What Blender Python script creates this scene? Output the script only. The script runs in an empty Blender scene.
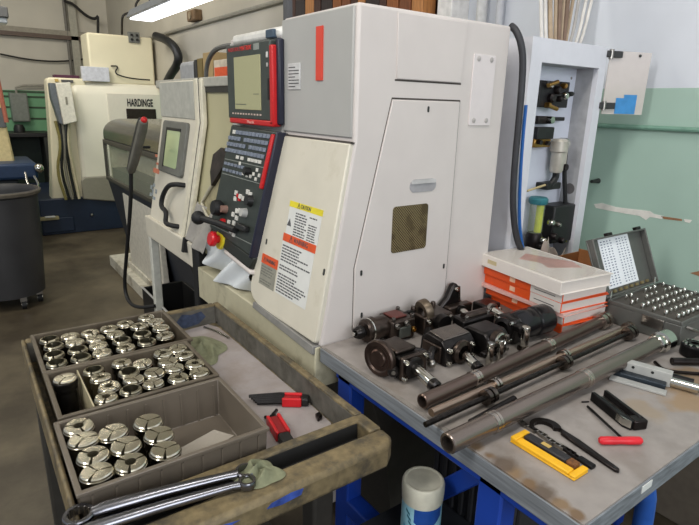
import bpy, math, random
import numpy as np
from mathutils import Matrix, Vector, Euler
random.seed(7)
sc = bpy.context.scene
COL = sc.collection
PI = math.pi

# ------------------------------------------------------------------ camera
YAW, PITCH, ROLL, FPX = 0.944081049, -0.284839811, 0.0263429091, 536.766776
CAM = Vector((0, 0, 1.55))
fwd = Vector((math.cos(PITCH)*math.cos(YAW), math.cos(PITCH)*math.sin(YAW), math.sin(PITCH)))
rgt0 = Vector((math.sin(YAW), -math.cos(YAW), 0)); up0 = rgt0.cross(fwd)
rgt = rgt0*math.cos(ROLL) + up0*math.sin(ROLL)
upv = -rgt0*math.sin(ROLL) + up0*math.cos(ROLL)
cd = bpy.data.cameras.new('camera'); cam = bpy.data.objects.new('camera', cd); COL.objects.link(cam)
cam.matrix_world = Matrix(((rgt.x, upv.x, -fwd.x, CAM.x), (rgt.y, upv.y, -fwd.y, CAM.y), (rgt.z, upv.z, -fwd.z, CAM.z), (0, 0, 0, 1)))
cd.sensor_width = 36; cd.lens = 36*FPX/699; cd.clip_start = 0.02; cd.clip_end = 60
sc.camera = cam

def at(px, py, ax, v):
    """the point of the plane ax = v seen at photo position px, py"""
    d = fwd + rgt*((px-349.5)/FPX) - upv*((py-262.5)/FPX)
    i = 'xyz'.index(ax); t = (v - CAM[i])/d[i]
    return CAM + d*t

# ------------------------------------------------------------------ materials
def lin(c):
    return tuple(((v/255)/12.92 if v/255 <= .04045 else ((v/255+.055)/1.055)**2.4) for v in c) + (1,)
MATS = {}
def mat(name, rgb, rough=.5, metal=0., var=.12, scale=30, bump=0., dirt=None, dirt_scale=6, dirt_amt=.4, spec=.5, coat=0., trans=0., ior=1.45, alpha=1., stretch=None):
    if name in MATS: return MATS[name]
    m = bpy.data.materials.new(name); m.use_nodes = True
    nt = m.node_tree; n = nt.nodes; l = nt.links
    b = n['Principled BSDF']
    b.inputs['Roughness'].default_value = rough; b.inputs['Metallic'].default_value = metal
    b.inputs['Specular IOR Level'].default_value = spec
    b.inputs['Coat Weight'].default_value = coat
    b.inputs['Transmission Weight'].default_value = trans; b.inputs['IOR'].default_value = ior
    b.inputs['Alpha'].default_value = alpha
    tc = n.new('ShaderNodeTexCoord'); mp = n.new('ShaderNodeMapping')
    l.new(tc.outputs['Object'], mp.inputs['Vector'])
    if stretch: mp.inputs['Scale'].default_value = stretch
    no = n.new('ShaderNodeTexNoise'); no.inputs['Scale'].default_value = scale; no.inputs['Detail'].default_value = 5
    l.new(mp.outputs[0], no.inputs['Vector'])
    base = lin(rgb)
    cr = n.new('ShaderNodeValToRGB'); l.new(no.outputs['Fac'], cr.inputs['Fac'])
    cr.color_ramp.elements[0].position = .3; cr.color_ramp.elements[1].position = .7
    cr.color_ramp.elements[0].color = tuple(c*(1-var) for c in base[:3]) + (1,)
    cr.color_ramp.elements[1].color = tuple(min(1, c*(1+var)) for c in base[:3]) + (1,)
    out = cr.outputs['Color']
    if dirt:
        n2 = n.new('ShaderNodeTexNoise'); n2.inputs['Scale'].default_value = dirt_scale; n2.inputs['Detail'].default_value = 8
        n2.inputs['Roughness'].default_value = .65
        l.new(mp.outputs[0], n2.inputs['Vector'])
        r2 = n.new('ShaderNodeValToRGB'); l.new(n2.outputs['Fac'], r2.inputs['Fac'])
        r2.color_ramp.elements[0].position = 1-dirt_amt-.12; r2.color_ramp.elements[1].position = 1-dirt_amt+.08
        mx = n.new('ShaderNodeMix'); mx.data_type = 'RGBA'
        l.new(r2.outputs['Color'], mx.inputs['Factor']); l.new(out, mx.inputs['A'])
        mx.inputs['B'].default_value = lin(dirt); out = mx.outputs['Result']
    l.new(out, b.inputs['Base Color'])
    if bump:
        bp = n.new('ShaderNodeBump'); bp.inputs['Strength'].default_value = bump; bp.inputs['Distance'].default_value = .003
        l.new(no.outputs['Fac'], bp.inputs['Height']); l.new(bp.outputs[0], b.inputs['Normal'])
    MATS[name] = m
    return m

def emit(name, rgb, strength):
    m = bpy.data.materials.new(name); m.use_nodes = True
    b = m.node_tree.nodes['Principled BSDF']
    b.inputs['Base Color'].default_value = lin(rgb)
    b.inputs['Emission Color'].default_value = lin(rgb); b.inputs['Emission Strength'].default_value = strength
    return m

# ------------------------------------------------------------------ mesh builder
class MB:
    def __init__(s):
        s.v = []; s.f = []; s.mi = []; s.M = Matrix.Identity(4)
    def frame(s, M): s.M = M; return s
    def _add(s, vs, fs, m=0):
        o = len(s.v)
        s.v += [s.M @ Vector(p) for p in vs]
        for f in fs: s.f.append([i+o for i in f]); s.mi.append(m)
        return s
    def box(s, x0, x1, y0, y1, z0, z1, m=0):
        x0, x1 = min(x0, x1), max(x0, x1); y0, y1 = min(y0, y1), max(y0, y1); z0, z1 = min(z0, z1), max(z0, z1)
        return s._add([(x0,y0,z0),(x1,y0,z0),(x1,y1,z0),(x0,y1,z0),(x0,y0,z1),(x1,y0,z1),(x1,y1,z1),(x0,y1,z1)],
                      [(0,3,2,1),(4,5,6,7),(0,1,5,4),(1,2,6,5),(2,3,7,6),(3,0,4,7)], m)
    def cbox(s, c, size, m=0):
        return s.box(c[0]-size[0]/2, c[0]+size[0]/2, c[1]-size[1]/2, c[1]+size[1]/2, c[2]-size[2]/2, c[2]+size[2]/2, m)
    def prism(s, pts, axis, a, b, m=0):
        """pts 2-D outline in the two other axes (kept in x, y, z order), swept along axis from a to b"""
        def P(p, t):
            q = list(p); q.insert('xyz'.index(axis), t); return q
        n = len(pts)
        # orientation
        area = sum(pts[i][0]*pts[(i+1) % n][1]-pts[(i+1) % n][0]*pts[i][1] for i in range(n))
        if axis == 'y': area = -area
        if area < 0: pts = pts[::-1]
        if a > b: a, b = b, a
        vs = [P(p, a) for p in pts] + [P(p, b) for p in pts]
        fs = [tuple(range(n))[::-1], tuple(range(n, 2*n))] + [(i, (i+1) % n, n+(i+1) % n, n+i) for i in range(n)]
        return s._add(vs, fs, m)
    def lathe(s, prof, o=(0,0,0), d=(0,0,1), n=24, m=0, a0=0., a1=2*PI):
        """prof [(r, h)] turned about the axis d through o"""
        d = Vector(d).normalized(); t = Vector((1,0,0)) if abs(d.x) < .9 else Vector((0,1,0))
        u = d.cross(t).normalized(); w = d.cross(u); o = Vector(o)
        full = abs(a1-a0-2*PI) < 1e-6
        k = n if full else n+1
        vs = []
        for r, h in prof:
            for i in range(k):
                a = a0+(a1-a0)*i/n
                vs.append(o + d*h + (u*math.cos(a)+w*math.sin(a))*max(r, 1e-5))
        fs = []
        for j in range(len(prof)-1):
            for i in range(n):
                i2 = (i+1) % k
                fs.append((j*k+i, j*k+i2, (j+1)*k+i2, (j+1)*k+i))
        return s._add(vs, fs, m)
    def cyl(s, p0, p1, r0, r1=None, n=20, m=0, cap=True):
        p0 = Vector(p0); p1 = Vector(p1); L = (p1-p0).length
        r1 = r0 if r1 is None else r1
        pr = [(r0, 0), (r1, L)]
        if cap: pr = [(0, 0)] + pr + [(0, L)]
        return s.lathe(pr, p0, p1-p0, n, m)
    def pipe(s, p0, p1, ro, ri, n=24, m=0, ch=.002):
        p0 = Vector(p0); p1 = Vector(p1); L = (p1-p0).length
        return s.lathe([(ri, 0), (ro-ch, 0), (ro, ch), (ro, L-ch), (ro-ch, L), (ri, L), (ri, 0)], p0, p1-p0, n, m)
    def tube(s, pts, r, n=10, m=0, smooth=0, cap=True):
        pts = [Vector(p) for p in pts]
        for _ in range(smooth):
            q = [pts[0]]
            for a, b in zip(pts, pts[1:]): q += [a*.75+b*.25, a*.25+b*.75]
            pts = q + [pts[-1]]
        rs = r if isinstance(r, (list, tuple)) else [r]*len(pts)
        vs = []; N = None
        for i, p in enumerate(pts):
            t = (pts[min(i+1, len(pts)-1)]-pts[max(i-1, 0)]).normalized()
            if N is None: N = t.orthogonal().normalized()
            N = (N - t*N.dot(t)).normalized(); B = t.cross(N)
            for k in range(n):
                a = 2*PI*k/n; vs.append(p+(N*math.cos(a)+B*math.sin(a))*rs[min(i, len(rs)-1)])
        fs = []
        for i in range(len(pts)-1):
            for k in range(n):
                k2 = (k+1) % n; fs.append((i*n+k, i*n+k2, (i+1)*n+k2, (i+1)*n+k))
        if cap: fs += [tuple(range(n))[::-1], tuple(range((len(pts)-1)*n, len(pts)*n))]
        return s._add(vs, fs, m)
    def sphere(s, c, r, n=16, m=0, sz=1.):
        k = n//2
        return s.lathe([(r*math.sin(PI*i/k), -r*sz*math.cos(PI*i/k)) for i in range(k+1)], c, (0,0,1), n, m)
    def grid(s, fn, nu, nv, m=0, closed=False):
        vs = [fn(i/nu, j/nv) for j in range(nv+1) for i in range(nu+1)]
        fs = [(j*(nu+1)+i, j*(nu+1)+i+1, (j+1)*(nu+1)+i+1, (j+1)*(nu+1)+i) for j in range(nv) for i in range(nu)]
        return s._add(vs, fs, m)
    def build(s, name, mats, parent=None, bevel=0., seg=2, ang=35, solid=0., sub=0):
        me = bpy.data.meshes.new(name)
        off = LOC.get(parent.name, Vector()) if parent else Vector()
        me.from_pydata([tuple(p-off) for p in s.v], [], s.f)
        if not isinstance(mats, (list, tuple)): mats = [mats]
        for m in mats: me.materials.append(m)
        me.polygons.foreach_set('material_index', s.mi)
        me.polygons.foreach_set('use_smooth', [True]*len(s.f))
        me.update(); me.set_sharp_from_angle(angle=math.radians(ang))
        o = bpy.data.objects.new(name, me); COL.objects.link(o)
        if parent: o.parent = parent; LOC[o.name] = off
        if solid:
            q = o.modifiers.new('solid', 'SOLIDIFY'); q.thickness = solid; q.offset = 0
        if sub:
            q = o.modifiers.new('sub', 'SUBSURF'); q.levels = sub; q.render_levels = sub
        if bevel:
            q = o.modifiers.new('bevel', 'BEVEL'); q.width = bevel; q.segments = seg; q.limit_method = 'ANGLE'; q.angle_limit = math.radians(40)
            q.harden_normals = False
        return o
LOC = {}
def tag(o, label=None, cat=None, group=None, kind=None):
    if label: o['label'] = label
    if cat: o['category'] = cat
    if group: o['group'] = group
    if kind: o['kind'] = kind
    return o
def thing(name, label, cat, loc=(0,0,0), group=None):
    o = bpy.data.objects.new(name, None); COL.objects.link(o); o.location = loc
    o.empty_display_size = .02
    LOC[o.name] = Vector(loc)
    return tag(o, label, cat, group)
def struct(o, label=None): o['kind'] = 'structure'; return o
def dup(root, label=None, group=None):
    r = root.copy(); COL.objects.link(r)
    LOC[r.name] = Vector(r.location)
    for ch in list(root.children):
        c = ch.copy(); COL.objects.link(c); c.parent = r
        for g in list(ch.children):
            d = g.copy(); COL.objects.link(d); d.parent = c
    if label: r['label'] = label
    if group: r['group'] = group
    return r
def text(name, body, size, M, material, parent, width=None, align='CENTER', ext=.0006, bold=0.):
    cu = bpy.data.curves.new(name, 'FONT'); cu.body = body; cu.size = size; cu.extrude = ext; cu.offset = bold
    cu.align_x = align; cu.align_y = 'CENTER'
    t = bpy.data.objects.new('text_tmp', cu); COL.objects.link(t)
    dg = bpy.context.evaluated_depsgraph_get(); dg.update()
    me = bpy.data.meshes.new_from_object(t.evaluated_get(dg))
    bpy.data.objects.remove(t)
    off = LOC.get(parent.name, Vector()) if parent else Vector()
    sx = 1.
    if width:
        xs = [v.co.x for v in me.vertices]; sx = width/(max(xs)-min(xs))
    for v in me.vertices:
        v.co = M @ Vector((v.co.x*sx, v.co.y, v.co.z)) - off
    me.materials.clear(); me.materials.append(material)
    me.name = name
    o = bpy.data.objects.new(name, me); COL.objects.link(o)
    if parent: o.parent = parent; LOC[o.name] = off
    return o
def axes(o, x, y, z):
    x, y, z = Vector(x), Vector(y), Vector(z); o = Vector(o)
    return Matrix(((x.x, y.x, z.x, o.x), (x.y, y.y, z.y, o.y), (x.z, y.z, z.z, o.z), (0,0,0,1)))
def slab(pts, z0, z1, mb, m=0):  # flat outline in the local xy plane
    return mb.prism(pts, 'z', z0, z1, m)
def rrect(x0, x1, y0, y1, r, n=5):
    out = []
    for cx, cy, a in ((x1-r, y1-r, 0), (x0+r, y1-r, 90), (x0+r, y0+r, 180), (x1-r, y0+r, 270)):
        for i in range(n+1):
            t = math.radians(a+90*i/n); out.append((cx+r*math.cos(t), cy+r*math.sin(t)))
    return out

# palette
white_lathe = mat('lathe_offwhite_paint', (206,198,193), .42, var=.03, scale=8)
grey_lathe = mat('lathe_grey_paint', (172,171,167), .45, var=.03, scale=8)
beige_lathe = mat('lathe_beige_paint', (208,202,186), .42, var=.04, scale=10, dirt=(180,172,150), dirt_scale=5, dirt_amt=.3)
cream_recess = mat('lathe_cream_panel', (176,170,136), .5, var=.05, scale=5)
cream_mill = mat('mill_cream_paint', (226,218,190), .4, var=.04, scale=3)
white_mill = mat('mill_white_paint', (226,222,206), .4, var=.03, scale=3)
grey_mill = mat('mill_grey_paint', (142,138,124), .5, var=.05)
navy = mat('navy_paint', (30,42,62), .45, var=.15, scale=6)
seam_dark = mat('seam_shadow_gap', (70,64,60), .8)
blackp = mat('black_plastic', (26,26,26), .45, var=.1)
charcoal = mat('charcoal_plastic', (48,50,48), .5, var=.1)
redp = mat('red_plastic', (190,30,32), .4, var=.06)
bright_red = mat('orange_red_stripe', (214,72,54), .45, var=.04)
chrome = mat('polished_steel', (200,198,190), .16, 1., var=.06, scale=60)
steel = mat('ground_steel', (150,146,140), .3, 1., var=.12, scale=50)
dark_steel = mat('dark_oiled_steel', (46,41,40), .32, .85, var=.3, scale=40, bump=.15)
black_oxide = mat('black_oxide_steel', (30,29,30), .38, .7, var=.25, scale=50, bump=.1)
tube_steel = mat('brown_grey_tube_steel', (112,96,88), .28, .85, var=.15, scale=14, stretch=(.3,4,4))
brass = mat('brass', (170,130,70), .3, 1.)
white_label = mat('white_label_vinyl', (214,214,210), .5, var=.03)
print_dark = mat('printed_ink', (80,80,82), .7)
yellow_label = mat('yellow_label', (222,206,50), .5)
orange_label = mat('orange_label', (214,84,40), .5)
rubber = mat('black_rubber', (22,22,23), .6)
glass_pane = mat('greenish_glass', (150,160,130), .12, var=.05, scale=4)
# ------------------------------------------------------------------ the room
def wall_mat(name, top, low, split, noise=.05):
    m = bpy.data.materials.new(name); m.use_nodes = True
    nt = m.node_tree; n = nt.nodes; l = nt.links; b = n['Principled BSDF']
    b.inputs['Roughness'].default_value = .55
    tc = n.new('ShaderNodeTexCoord'); sp = n.new('ShaderNodeSeparateXYZ'); l.new(tc.outputs['Object'], sp.inputs[0])
    gt = n.new('ShaderNodeMath'); gt.operation = 'GREATER_THAN'; gt.inputs[1].default_value = split; l.new(sp.outputs['Z'], gt.inputs[0])
    no = n.new('ShaderNodeTexNoise'); no.inputs['Scale'].default_value = 2.2; no.inputs['Detail'].default_value = 6; l.new(tc.outputs['Object'], no.inputs['Vector'])
    cols = []
    for c in (low, top):
        r = n.new('ShaderNodeValToRGB'); l.new(no.outputs['Fac'], r.inputs['Fac']); q = lin(c)
        r.color_ramp.elements[0].position = .3; r.color_ramp.elements[1].position = .7
        r.color_ramp.elements[0].color = tuple(k*(1-noise*2) for k in q[:3])+(1,)
        r.color_ramp.elements[1].color = tuple(min(1, k*(1+noise)) for k in q[:3])+(1,)
        cols.append(r)
    mx = n.new('ShaderNodeMix'); mx.data_type = 'RGBA'
    l.new(gt.outputs[0], mx.inputs['Factor']); l.new(cols[0].outputs[0], mx.inputs['A']); l.new(cols[1].outputs[0], mx.inputs['B'])
    l.new(mx.outputs['Result'], b.inputs['Base Color'])
    return m
wr = wall_mat('two_tone_wall_paint', (216,220,228), (170,196,182), 1.64)
wb = wall_mat('two_tone_wall_paint_far', (198,192,178), (118,172,130), 1.64)
plaster = mat('bare_plaster', (226,222,214), .8)
rustmark = mat('rust_scuff', (150,110,80), .8)
groove = mat('panel_groove', (72,88,70), .8)

floor_m = mat('oiled_concrete_floor', (96,87,70), .42, var=.18, scale=3, dirt=(66,58,46), dirt_scale=1.6, dirt_amt=.5, bump=.05)
struct(MB().box(-2.6, 2.4, -3.2, 9.7, -.12, 0).build('floor', floor_m))
ceil_m = mat('ceiling_paint', (206,202,192), .8)
struct(MB().box(-2.6, 2.4, -3.2, 9.7, 3.7, 3.8).build('ceiling', ceil_m))
struct(MB().box(2.15, 2.35, 2.08, 9.7, 0, 3.7).build('wall_rear', wall_mat('two_tone_wall_paint_rear', (184,178,164), (118,172,130), 1.64)))
w = MB().box(2.15, 2.35, -3.2, 2.08, 0, 3.7)
# torn paint on the green half
def wall_patch(pts, m, d=.0012):
    P = [at(px, py, 'x', 2.15) for px, py in pts]
    w.prism([(p.y, p.z) for p in P], 'x', 2.15-d, 2.151, m)
wall_patch([(594,204),(602,203),(616,207),(632,209),(650,211),(654,214),(664,216),(662,219),(650,217),(646,220),(640,216),(622,213),(606,210),(596,208)], 1)
wall_patch([(684,219),(692,220),(690,223),(685,222)], 1)
wall_patch([(661,216),(682,219),(682,221),(664,219)], 2)
wall_patch([(690,273),(699,271),(712,273),(712,276),(699,276)], 2)
struct(w.build('wall_right', [wr, plaster, rustmark]))
w = MB().box(-2.6, 2.15, 9.5, 9.7, 0, 3.7)
for z in (1.62, 1.55, 1.40, 1.24, .96, .87):
    w.box(-2.6, 1.6, 9.488, 9.501, z-.012, z+.012, 1)
struct(w.build('wall_back', [wb, groove]))
conduit = mat('painted_conduit', (150,146,134), .5)
conduit_g = mat('green_painted_conduit', (122,160,142), .5)
rail = mat('dark_pipe', (92,76,66), .5)
def conduit_thing(name, pts, r, m, lab, cat='pipe'):
    return tag(MB().tube(pts, r, 8).build(name, m), lab, cat)
struct(MB().tube([(2.135, -1., 1.497), (2.135, 1.35, 1.497), (2.135, 6.9, 1.497)], .009, 8).build('trim_1', conduit_g))
struct(MB().tube([(2.13, .5, 2.29), (2.13, 9.4, 2.29)], .018, 8).build('trim_2', conduit))
b = MB().box(-2.5, 2.1, 9.40, 9.5, 2.375, 2.43)
struct(b.build('trim_3', rail))
b = MB().box(-2.5, 2.1, 9.42, 9.5, 2.43, 2.50)
struct(b.build('trim_4', mat('beam_paint', (150,144,130), .6)))
# column and pipes against the far wall
struct(MB().box(1.60, 1.70, 9.40, 9.5, 0, 3.7).build('trim_5', mat('column_paint', (170,166,152), .6)))
conduit_thing('conduit', [(1.56, 9.44, 0.0), (1.56, 9.44, 3.7)], .022, mat('grey_conduit', (110,106,98), .5), 'thin grey conduit standing against the far wall beside its column')
# sagging cables
cab_dark = mat('dark_cable', (40,38,36), .6)
def px_cable(name, pts, r, m, lab, cat='cable', sm=2, group=None):
    return tag(MB().tube([at(*p) for p in pts], r, 8, smooth=sm).build(name, m), lab, cat, group)
px_cable('cable', [(0,54,'y',9.44),(30,60,'y',9.44),(60,62,'y',9.44),(92,58,'y',9.44)], .012, cab_dark, 'thin dark cable sagging along the far wall below the pipe')
px_cable('cable', [(64,0,'y',9.3),(66,2,'y',9.3),(72,3,'y',9.3),(85,15,'y',9.3),(93,19,'y',9.3),(97,18,'y',9.3),(98,15,'y',9.3),(98,34,'y',9.3)], .02, cab_dark, 'dark cable looping down the upper far wall above the milling machine')
px_cable('cable', [(140,-2,'y',7.2),(135,5,'y',7.2),(137,11,'y',7.2),(124,14,'y',7.2),(122,18,'y',7.2),(122,34,'y',7.5)], .013, cab_dark, 'short dark cable hanging beside the fluorescent light onto the mill head')
# grey electrical box on the green boards
t = thing('electrical_box', 'grey electrical box on the green boarded far wall', 'electrical box', (.78, 9.4, 1.2))
MB().box(.70, .92, 9.30, 9.5, 1.20, 1.60).build('box_body', mat('box_grey', (124,128,120), .5), t, .01)
MB().box(.715, .905, 9.29, 9.30, 1.215, 1.585).build('box_door', mat('box_grey'  , (124,128,120)), t, .004)
MB().tube([(.8, 9.42, 1.6), (.8, 9.42, 1.7), (1.2, 9.42, 1.72)], .016, 8, smooth=1).build('pipe_elbow', conduit, t)

# ------------------------------------------------------------------ fluorescent light over the mills
t = thing('fluorescent_light', 'long hanging fluorescent light glowing near the far ceiling', 'light', (1.72, 5.6, 2.33))
z = 2.36
MB().prism([(1.60, z), (1.64, z+.075), (1.85, z+.075), (1.89, z), (1.87, z-.005), (1.62, z-.005)], 'y', 4.3, 6.25).build('housing', mat('lamp_housing', (120,124,130), .4, .3), t)
MB().box(1.635, 1.855, 4.32, 6.23, z-.018, z-.004).build('diffuser', emit('lamp_glow', (250,250,255), 3.5), t)
for y in (4.7, 5.9):
    MB().tube([(1.745, y, z+.07), (1.745, y, 3.7)], .005, 6).build('hanger', cab_dark, t)
t = thing('wall_lamp', 'grey lamp box at the top left edge high up', 'lamp', (.45, 6.5, 2.24))
MB().box(.30, .575, 6.45, 6.7, 2.27, 2.37).build('lamp_body', mat('lamp_grey', (92,92,92), .4), t, .01)
MB().box(.30, .56, 6.47, 6.68, 2.22, 2.27).build('lamp_lens', mat('lamp_lens', (170,176,182), .2), t, .01)
MB().tube([(.50, 6.6, 2.37), (.50, 6.6, 3.7)], .03, 8).build('hanger', mat('lamp_grey2', (120,116,106)), t)

# ------------------------------------------------------------------ vertical machining centre in the back
M_ = thing('milling_machine', 'cream vertical milling machine with a dark navy base in the back', 'milling machine', (1.4, 7.4, 0))
# navy base
b = MB().box(.66, 2.08, 7.0, 8.5, .0, .42)
b.box(.66, 1.0, 6.98, 7.0, .03, .2)
b.build('base', navy, M_, .02)
MB().box(.63, .84, 6.93, 7.0, .19, .225).build('tray_plate', mat('pale_tray', (150,140,104), .5), M_, .004)
MB().box(.70, .80, 6.915, 6.985, .225, .231).build('paper', white_label, M_)
MB().sphere((1.20, 6.995, .20), .018).build('bolt', steel, M_)
# body: rounded front shoulders
prof = [(7.0, .40), (7.0, 1.58), (7.03, 1.67), (7.10, 1.725), (7.2, 1.74), (8.5, 1.74), (8.5, .40)]
MB().prism(prof, 'x', 1.14, 2.147).build('front_enclosure', white_mill, M_, .05, 4)
MB().prism([(.905, 1.74), (.93, 1.765), (1.30, 1.765), (1.30, .36), (.80, .36), (.85, .80), (.88, 1.25)], 'y', 7.06, 7.30).build('side_frame', cream_mill, M_, .03)
MB().prism([(1.12, .62), (1.16, .66), (2.145, .66), (2.145, .24), (1.12, .40)], 'y', 6.965, 7.0).build('lower_skirt', grey_mill, M_, .015)
MB().prism([(1.15, .40), (1.20, .66), (1.20, .40)], 'y', 6.98, 7.0).build('skirt_gusset', grey_mill, M_)
# head
MB().box(1.375, 2.11, 7.12, 7.5, 1.72, 2.275).build('head_cover', cream_mill, M_, .02)
MB().box(1.83, 1.96, 7.10, 7.15, 2.20, 2.32).build('junction_box', mat('jb_grey', (110,112,108), .5), M_, .006)
for i in range(2):
    for j in range(2):
        MB().cyl((1.865+.06*i, 7.10, 2.235+.05*j), (1.865+.06*i, 7.085, 2.235+.05*j), .014).build('gland', blackp, M_)
# door with the maker's name
d = MB().box(1.50, 2.14, 6.985, 7.0, .9, 1.615); d = d.build('door', mat('mill_door', (220,214,200), .4, var=.02), M_, .004)
MB().box(1.70, 2.05, 6.975, 6.99, 1.20, 1.445).build('window', mat('dark_window', (44,32,32), .15), d, .02)
text('lettering', 'HARDINGE', .12, axes((1.868, 6.981, 1.510), (1,0,0), (0,0,1), (0,-1,0)), mat('black_print', (22,22,26), .6), d, width=.30, bold=.0035)
# side electrical cabinet with hoses underneath
c = MB().prism([(.955, 1.70), (1.10, 1.715), (1.125, 1.30), (.985, 1.262)], 'y', 6.80, 6.99).build('side_cabinet', mat('side_cab_white', (226,222,208), .4), M_, .008)
MB().box(1.03, 1.05, 6.793, 6.80, 1.48, 1.56).build('side_cabinet_lock', grey_mill, c)
MB().prism([(.90, 1.70), (.955, 1.70), (.985, 1.262), (.95, 1.28), (.90, 1.55)], 'y', 6.84, 6.98).build('side_cabinet_flank', mat('slate_grey', (104,110,116), .5), M_, .005)
for k in range(5):
    x = .90+.035*k
    MB().tube([(x+.02, 6.9, 1.30), (x+.05-.02*k, 6.88, 1.05), (x-.03+.01*k, 6.92, .75), (x+.03, 6.9, .42)], .016, 8, m=0, smooth=2).build('hose', [mat('hose_yellowish', (130,120,70), .5), blackp, mat('hose_grey', (120,116,104), .5), blackp, mat('hose_cream', (190,180,150), .5)][k], M_)
MB().box(.985, 1.02, 7.04, 7.06, 1.72, 1.75).build('warning_sticker', mat('tan_sticker', (190,160,90)), M_)
MB().box(1.05, 1.17, 7.04, 7.06, 1.715, 1.745).build('name_sticker', print_dark, M_)
# things lying on it
tag(MB().box(1.0, 1.26, 7.15, 7.30, 1.7665, 1.80).build('folder', mat('purple_cover', (74,34,56), .5), None, .004), 'dark purple folder lying on the back milling machine', 'folder')
tag(MB().box(1.27, 1.56, 7.03, 7.115, 1.742, 1.90).build('carton', mat('white_carton', (204,206,216), .6), None, .004), 'white carton standing on top of the milling machine', 'box')
px_cable('cable', [(111,66,'y',7.1),(119,66,'y',7.1),(114,73,'y',7.1),(124,77,'y',7.08),(136,79,'y',7.08),(150,80,'y',7.08)], .008, cab_dark, 'thin dark cable lying on top of the milling machine')

# corrugated hose and grey box right of the mill head
b = MB(); pts = [at(x, y, 'x', 2.02) for x, y in ((156,36),(165,39),(174,46),(179,56),(177,66),(171,74),(166,84))]
b.tube(pts, .045, 12, smooth=2)
tag(b.build('corrugated_hose', mat('hose_black', (24,25,25), .5, bump=.2)), 'thick black corrugated hose arching beside the mill head', 'hose')

# ------------------------------------------------------------------ rounded-hood machine between the mill and the lathe
H = thing('bar_lathe', 'low machine with rounded metal hood and window behind the lathe door', 'lathe', (1.3, 4.5, 0))
hood_m = mat('brushed_hood_metal', (118,118,110), .26, .75, var=.2, scale=8, stretch=(4,.4,4))
arc = [(1.08+.16-.16*math.cos(math.radians(a)), 1.255+.125*math.sin(math.radians(a))) for a in range(0, 91, 15)]
MB().prism([(1.08, 1.20)]+arc+[(1.95, 1.38), (1.95, 1.20)], 'y', 3.2, 5.33).build('hood', hood_m, H, .01)
b = MB()
b.box(1.07, 1.10, 3.2, 5.33, 1.165, 1.20); b.box(1.07, 1.10, 3.2, 5.33, .84, .87); b.box(1.07, 1.10, 5.30, 5.33, .86, 1.18); b.box(1.07, 1.10, 3.2, 3.23, .86, 1.18)
b.build('window_frame', mat('frame_dark', (70,68,60), .5), H, .004)
MB().box(1.085, 1.09, 3.23, 5.30, .87, 1.165).build('window_pane', mat('hood_glass', (196,200,180), .05, var=.02, alpha=.22), H)
b = MB().box(1.26, 1.28, 3.2, 5.33, .8, 1.2)
b.box(1.12, 1.26, 5.28, 5.33, .8, 1.2); b.box(1.12, 1.26, 3.2, 3.25, .8, 1.2)
b.build('inner_liner', mat('liner_cream', (206,200,170), .5), H)
MB().box(1.12, 1.26, 3.25, 5.28, .80, .95).build('inner_bed', mat('bed_dark', (62,62,54), .4, .4), H)
MB().prism([(1.08, .84), (1.5, .84), (1.5, .05), (1.24, .05)], 'y', 3.2, 5.32).build('lower_skirt', mat('dark_blue_grey', (44,48,56), .5, var=.1, scale=4), H, .01)
MB().prism([(1.09, .785), (1.13, .785), (1.16, .10), (1.115, .10)], 'y', 3.9, 4.85).build('white_door', mat('white_panel', (206,202,190), .45), H, .006)
b = MB().box(1.04, 1.3, 4.1, 5.40, 0, .10); b.box(1.10, 1.3, 4.05, 5.0, .10, .155)
b.build('plinth', mat('white_plinth', (198,194,180), .5, dirt=(130,120,100), dirt_amt=.4), H, .006)
MB().box(1.5, 2.05, 3.2, 5.33, .0, 1.36).build('rear_body', cream_mill, H, .01)

def carton(x0, x1, y0, y1, z0, z1, m, lab, stripe=None):
    t = thing('carton', lab, 'box', ((x0+x1)/2, (y0+y1)/2, z0))
    MB().box(x0, x1, y0, y1, z0, z1).build('carton_body', m, t, .004)
    if stripe: MB().box(x0-.004, x0, y0+.02, y1-.02, z1-.13, z1-.045).build('carton_print', stripe, t)
    return t
kraft = mat('kraft_cardboard', (170,146,104), .8, var=.08, scale=20)
# boxes on top of the rounded-hood machine
p = at(198, 78, 'x', 1.3); q = at(211, 52, 'x', 1.3)
carton(1.42, 1.58, 3.535, 3.70, 1.381, 1.86, kraft, 'tall tan cardboard box standing behind the lathe top')
carton(1.42, 1.58, 3.72, 3.81, 1.381, 1.83, mat('drab_box', (120,104,64), .8), 'narrow olive brown box beside the tall tan cardboard box')
carton(1.42, 1.62, 3.27, 3.515, 1.381, 1.805, mat('pale_carton', (206,196,178), .7), 'white carton with orange print behind the lathe screen', mat('orange_print', (224,92,52), .6))
px_cable('cable', [(206,84,'x',1.3),(206.5,64,'x',1.3),(213,51,'x',1.3),(222,46.5,'x',1.3),(236,45,'x',1.3)], .014, mat('cable_mid_grey', (92,92,90), .5), 'grey cable arching over the white carton behind the lathe screen')
t = thing('control_box', 'pale grey control box with black edge beside the corrugated hose', 'control box', (1.5, 4.06, 1.381))
MB().box(1.43, 1.6, 3.90, 4.22, 1.381, 1.825).build('box_body', mat('pale_grey_box', (158,160,164), .5), t, .03)
MB().box(1.42, 1.61, 3.855, 3.90, 1.381, 1.83).build('black_edge', blackp, t, .02)

q = at(195, 16, 'x', 2.12)
t = thing('junction_box', 'small brown junction box on the wall right of the fluorescent light', 'junction box', (2.13, q.y, q.z))
MB().box(2.07, 2.15, q.y-.12, q.y+.10, q.z-.05, q.z+.05).build('box_body', mat('rust_brown_box', (116,92,66), .6, var=.3), t, .01)
MB().cyl((2.06, q.y, q.z), (2.07, q.y, q.z), .035).build('cover_plate', mat('pale_cover', (150,136,112)), t)
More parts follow.
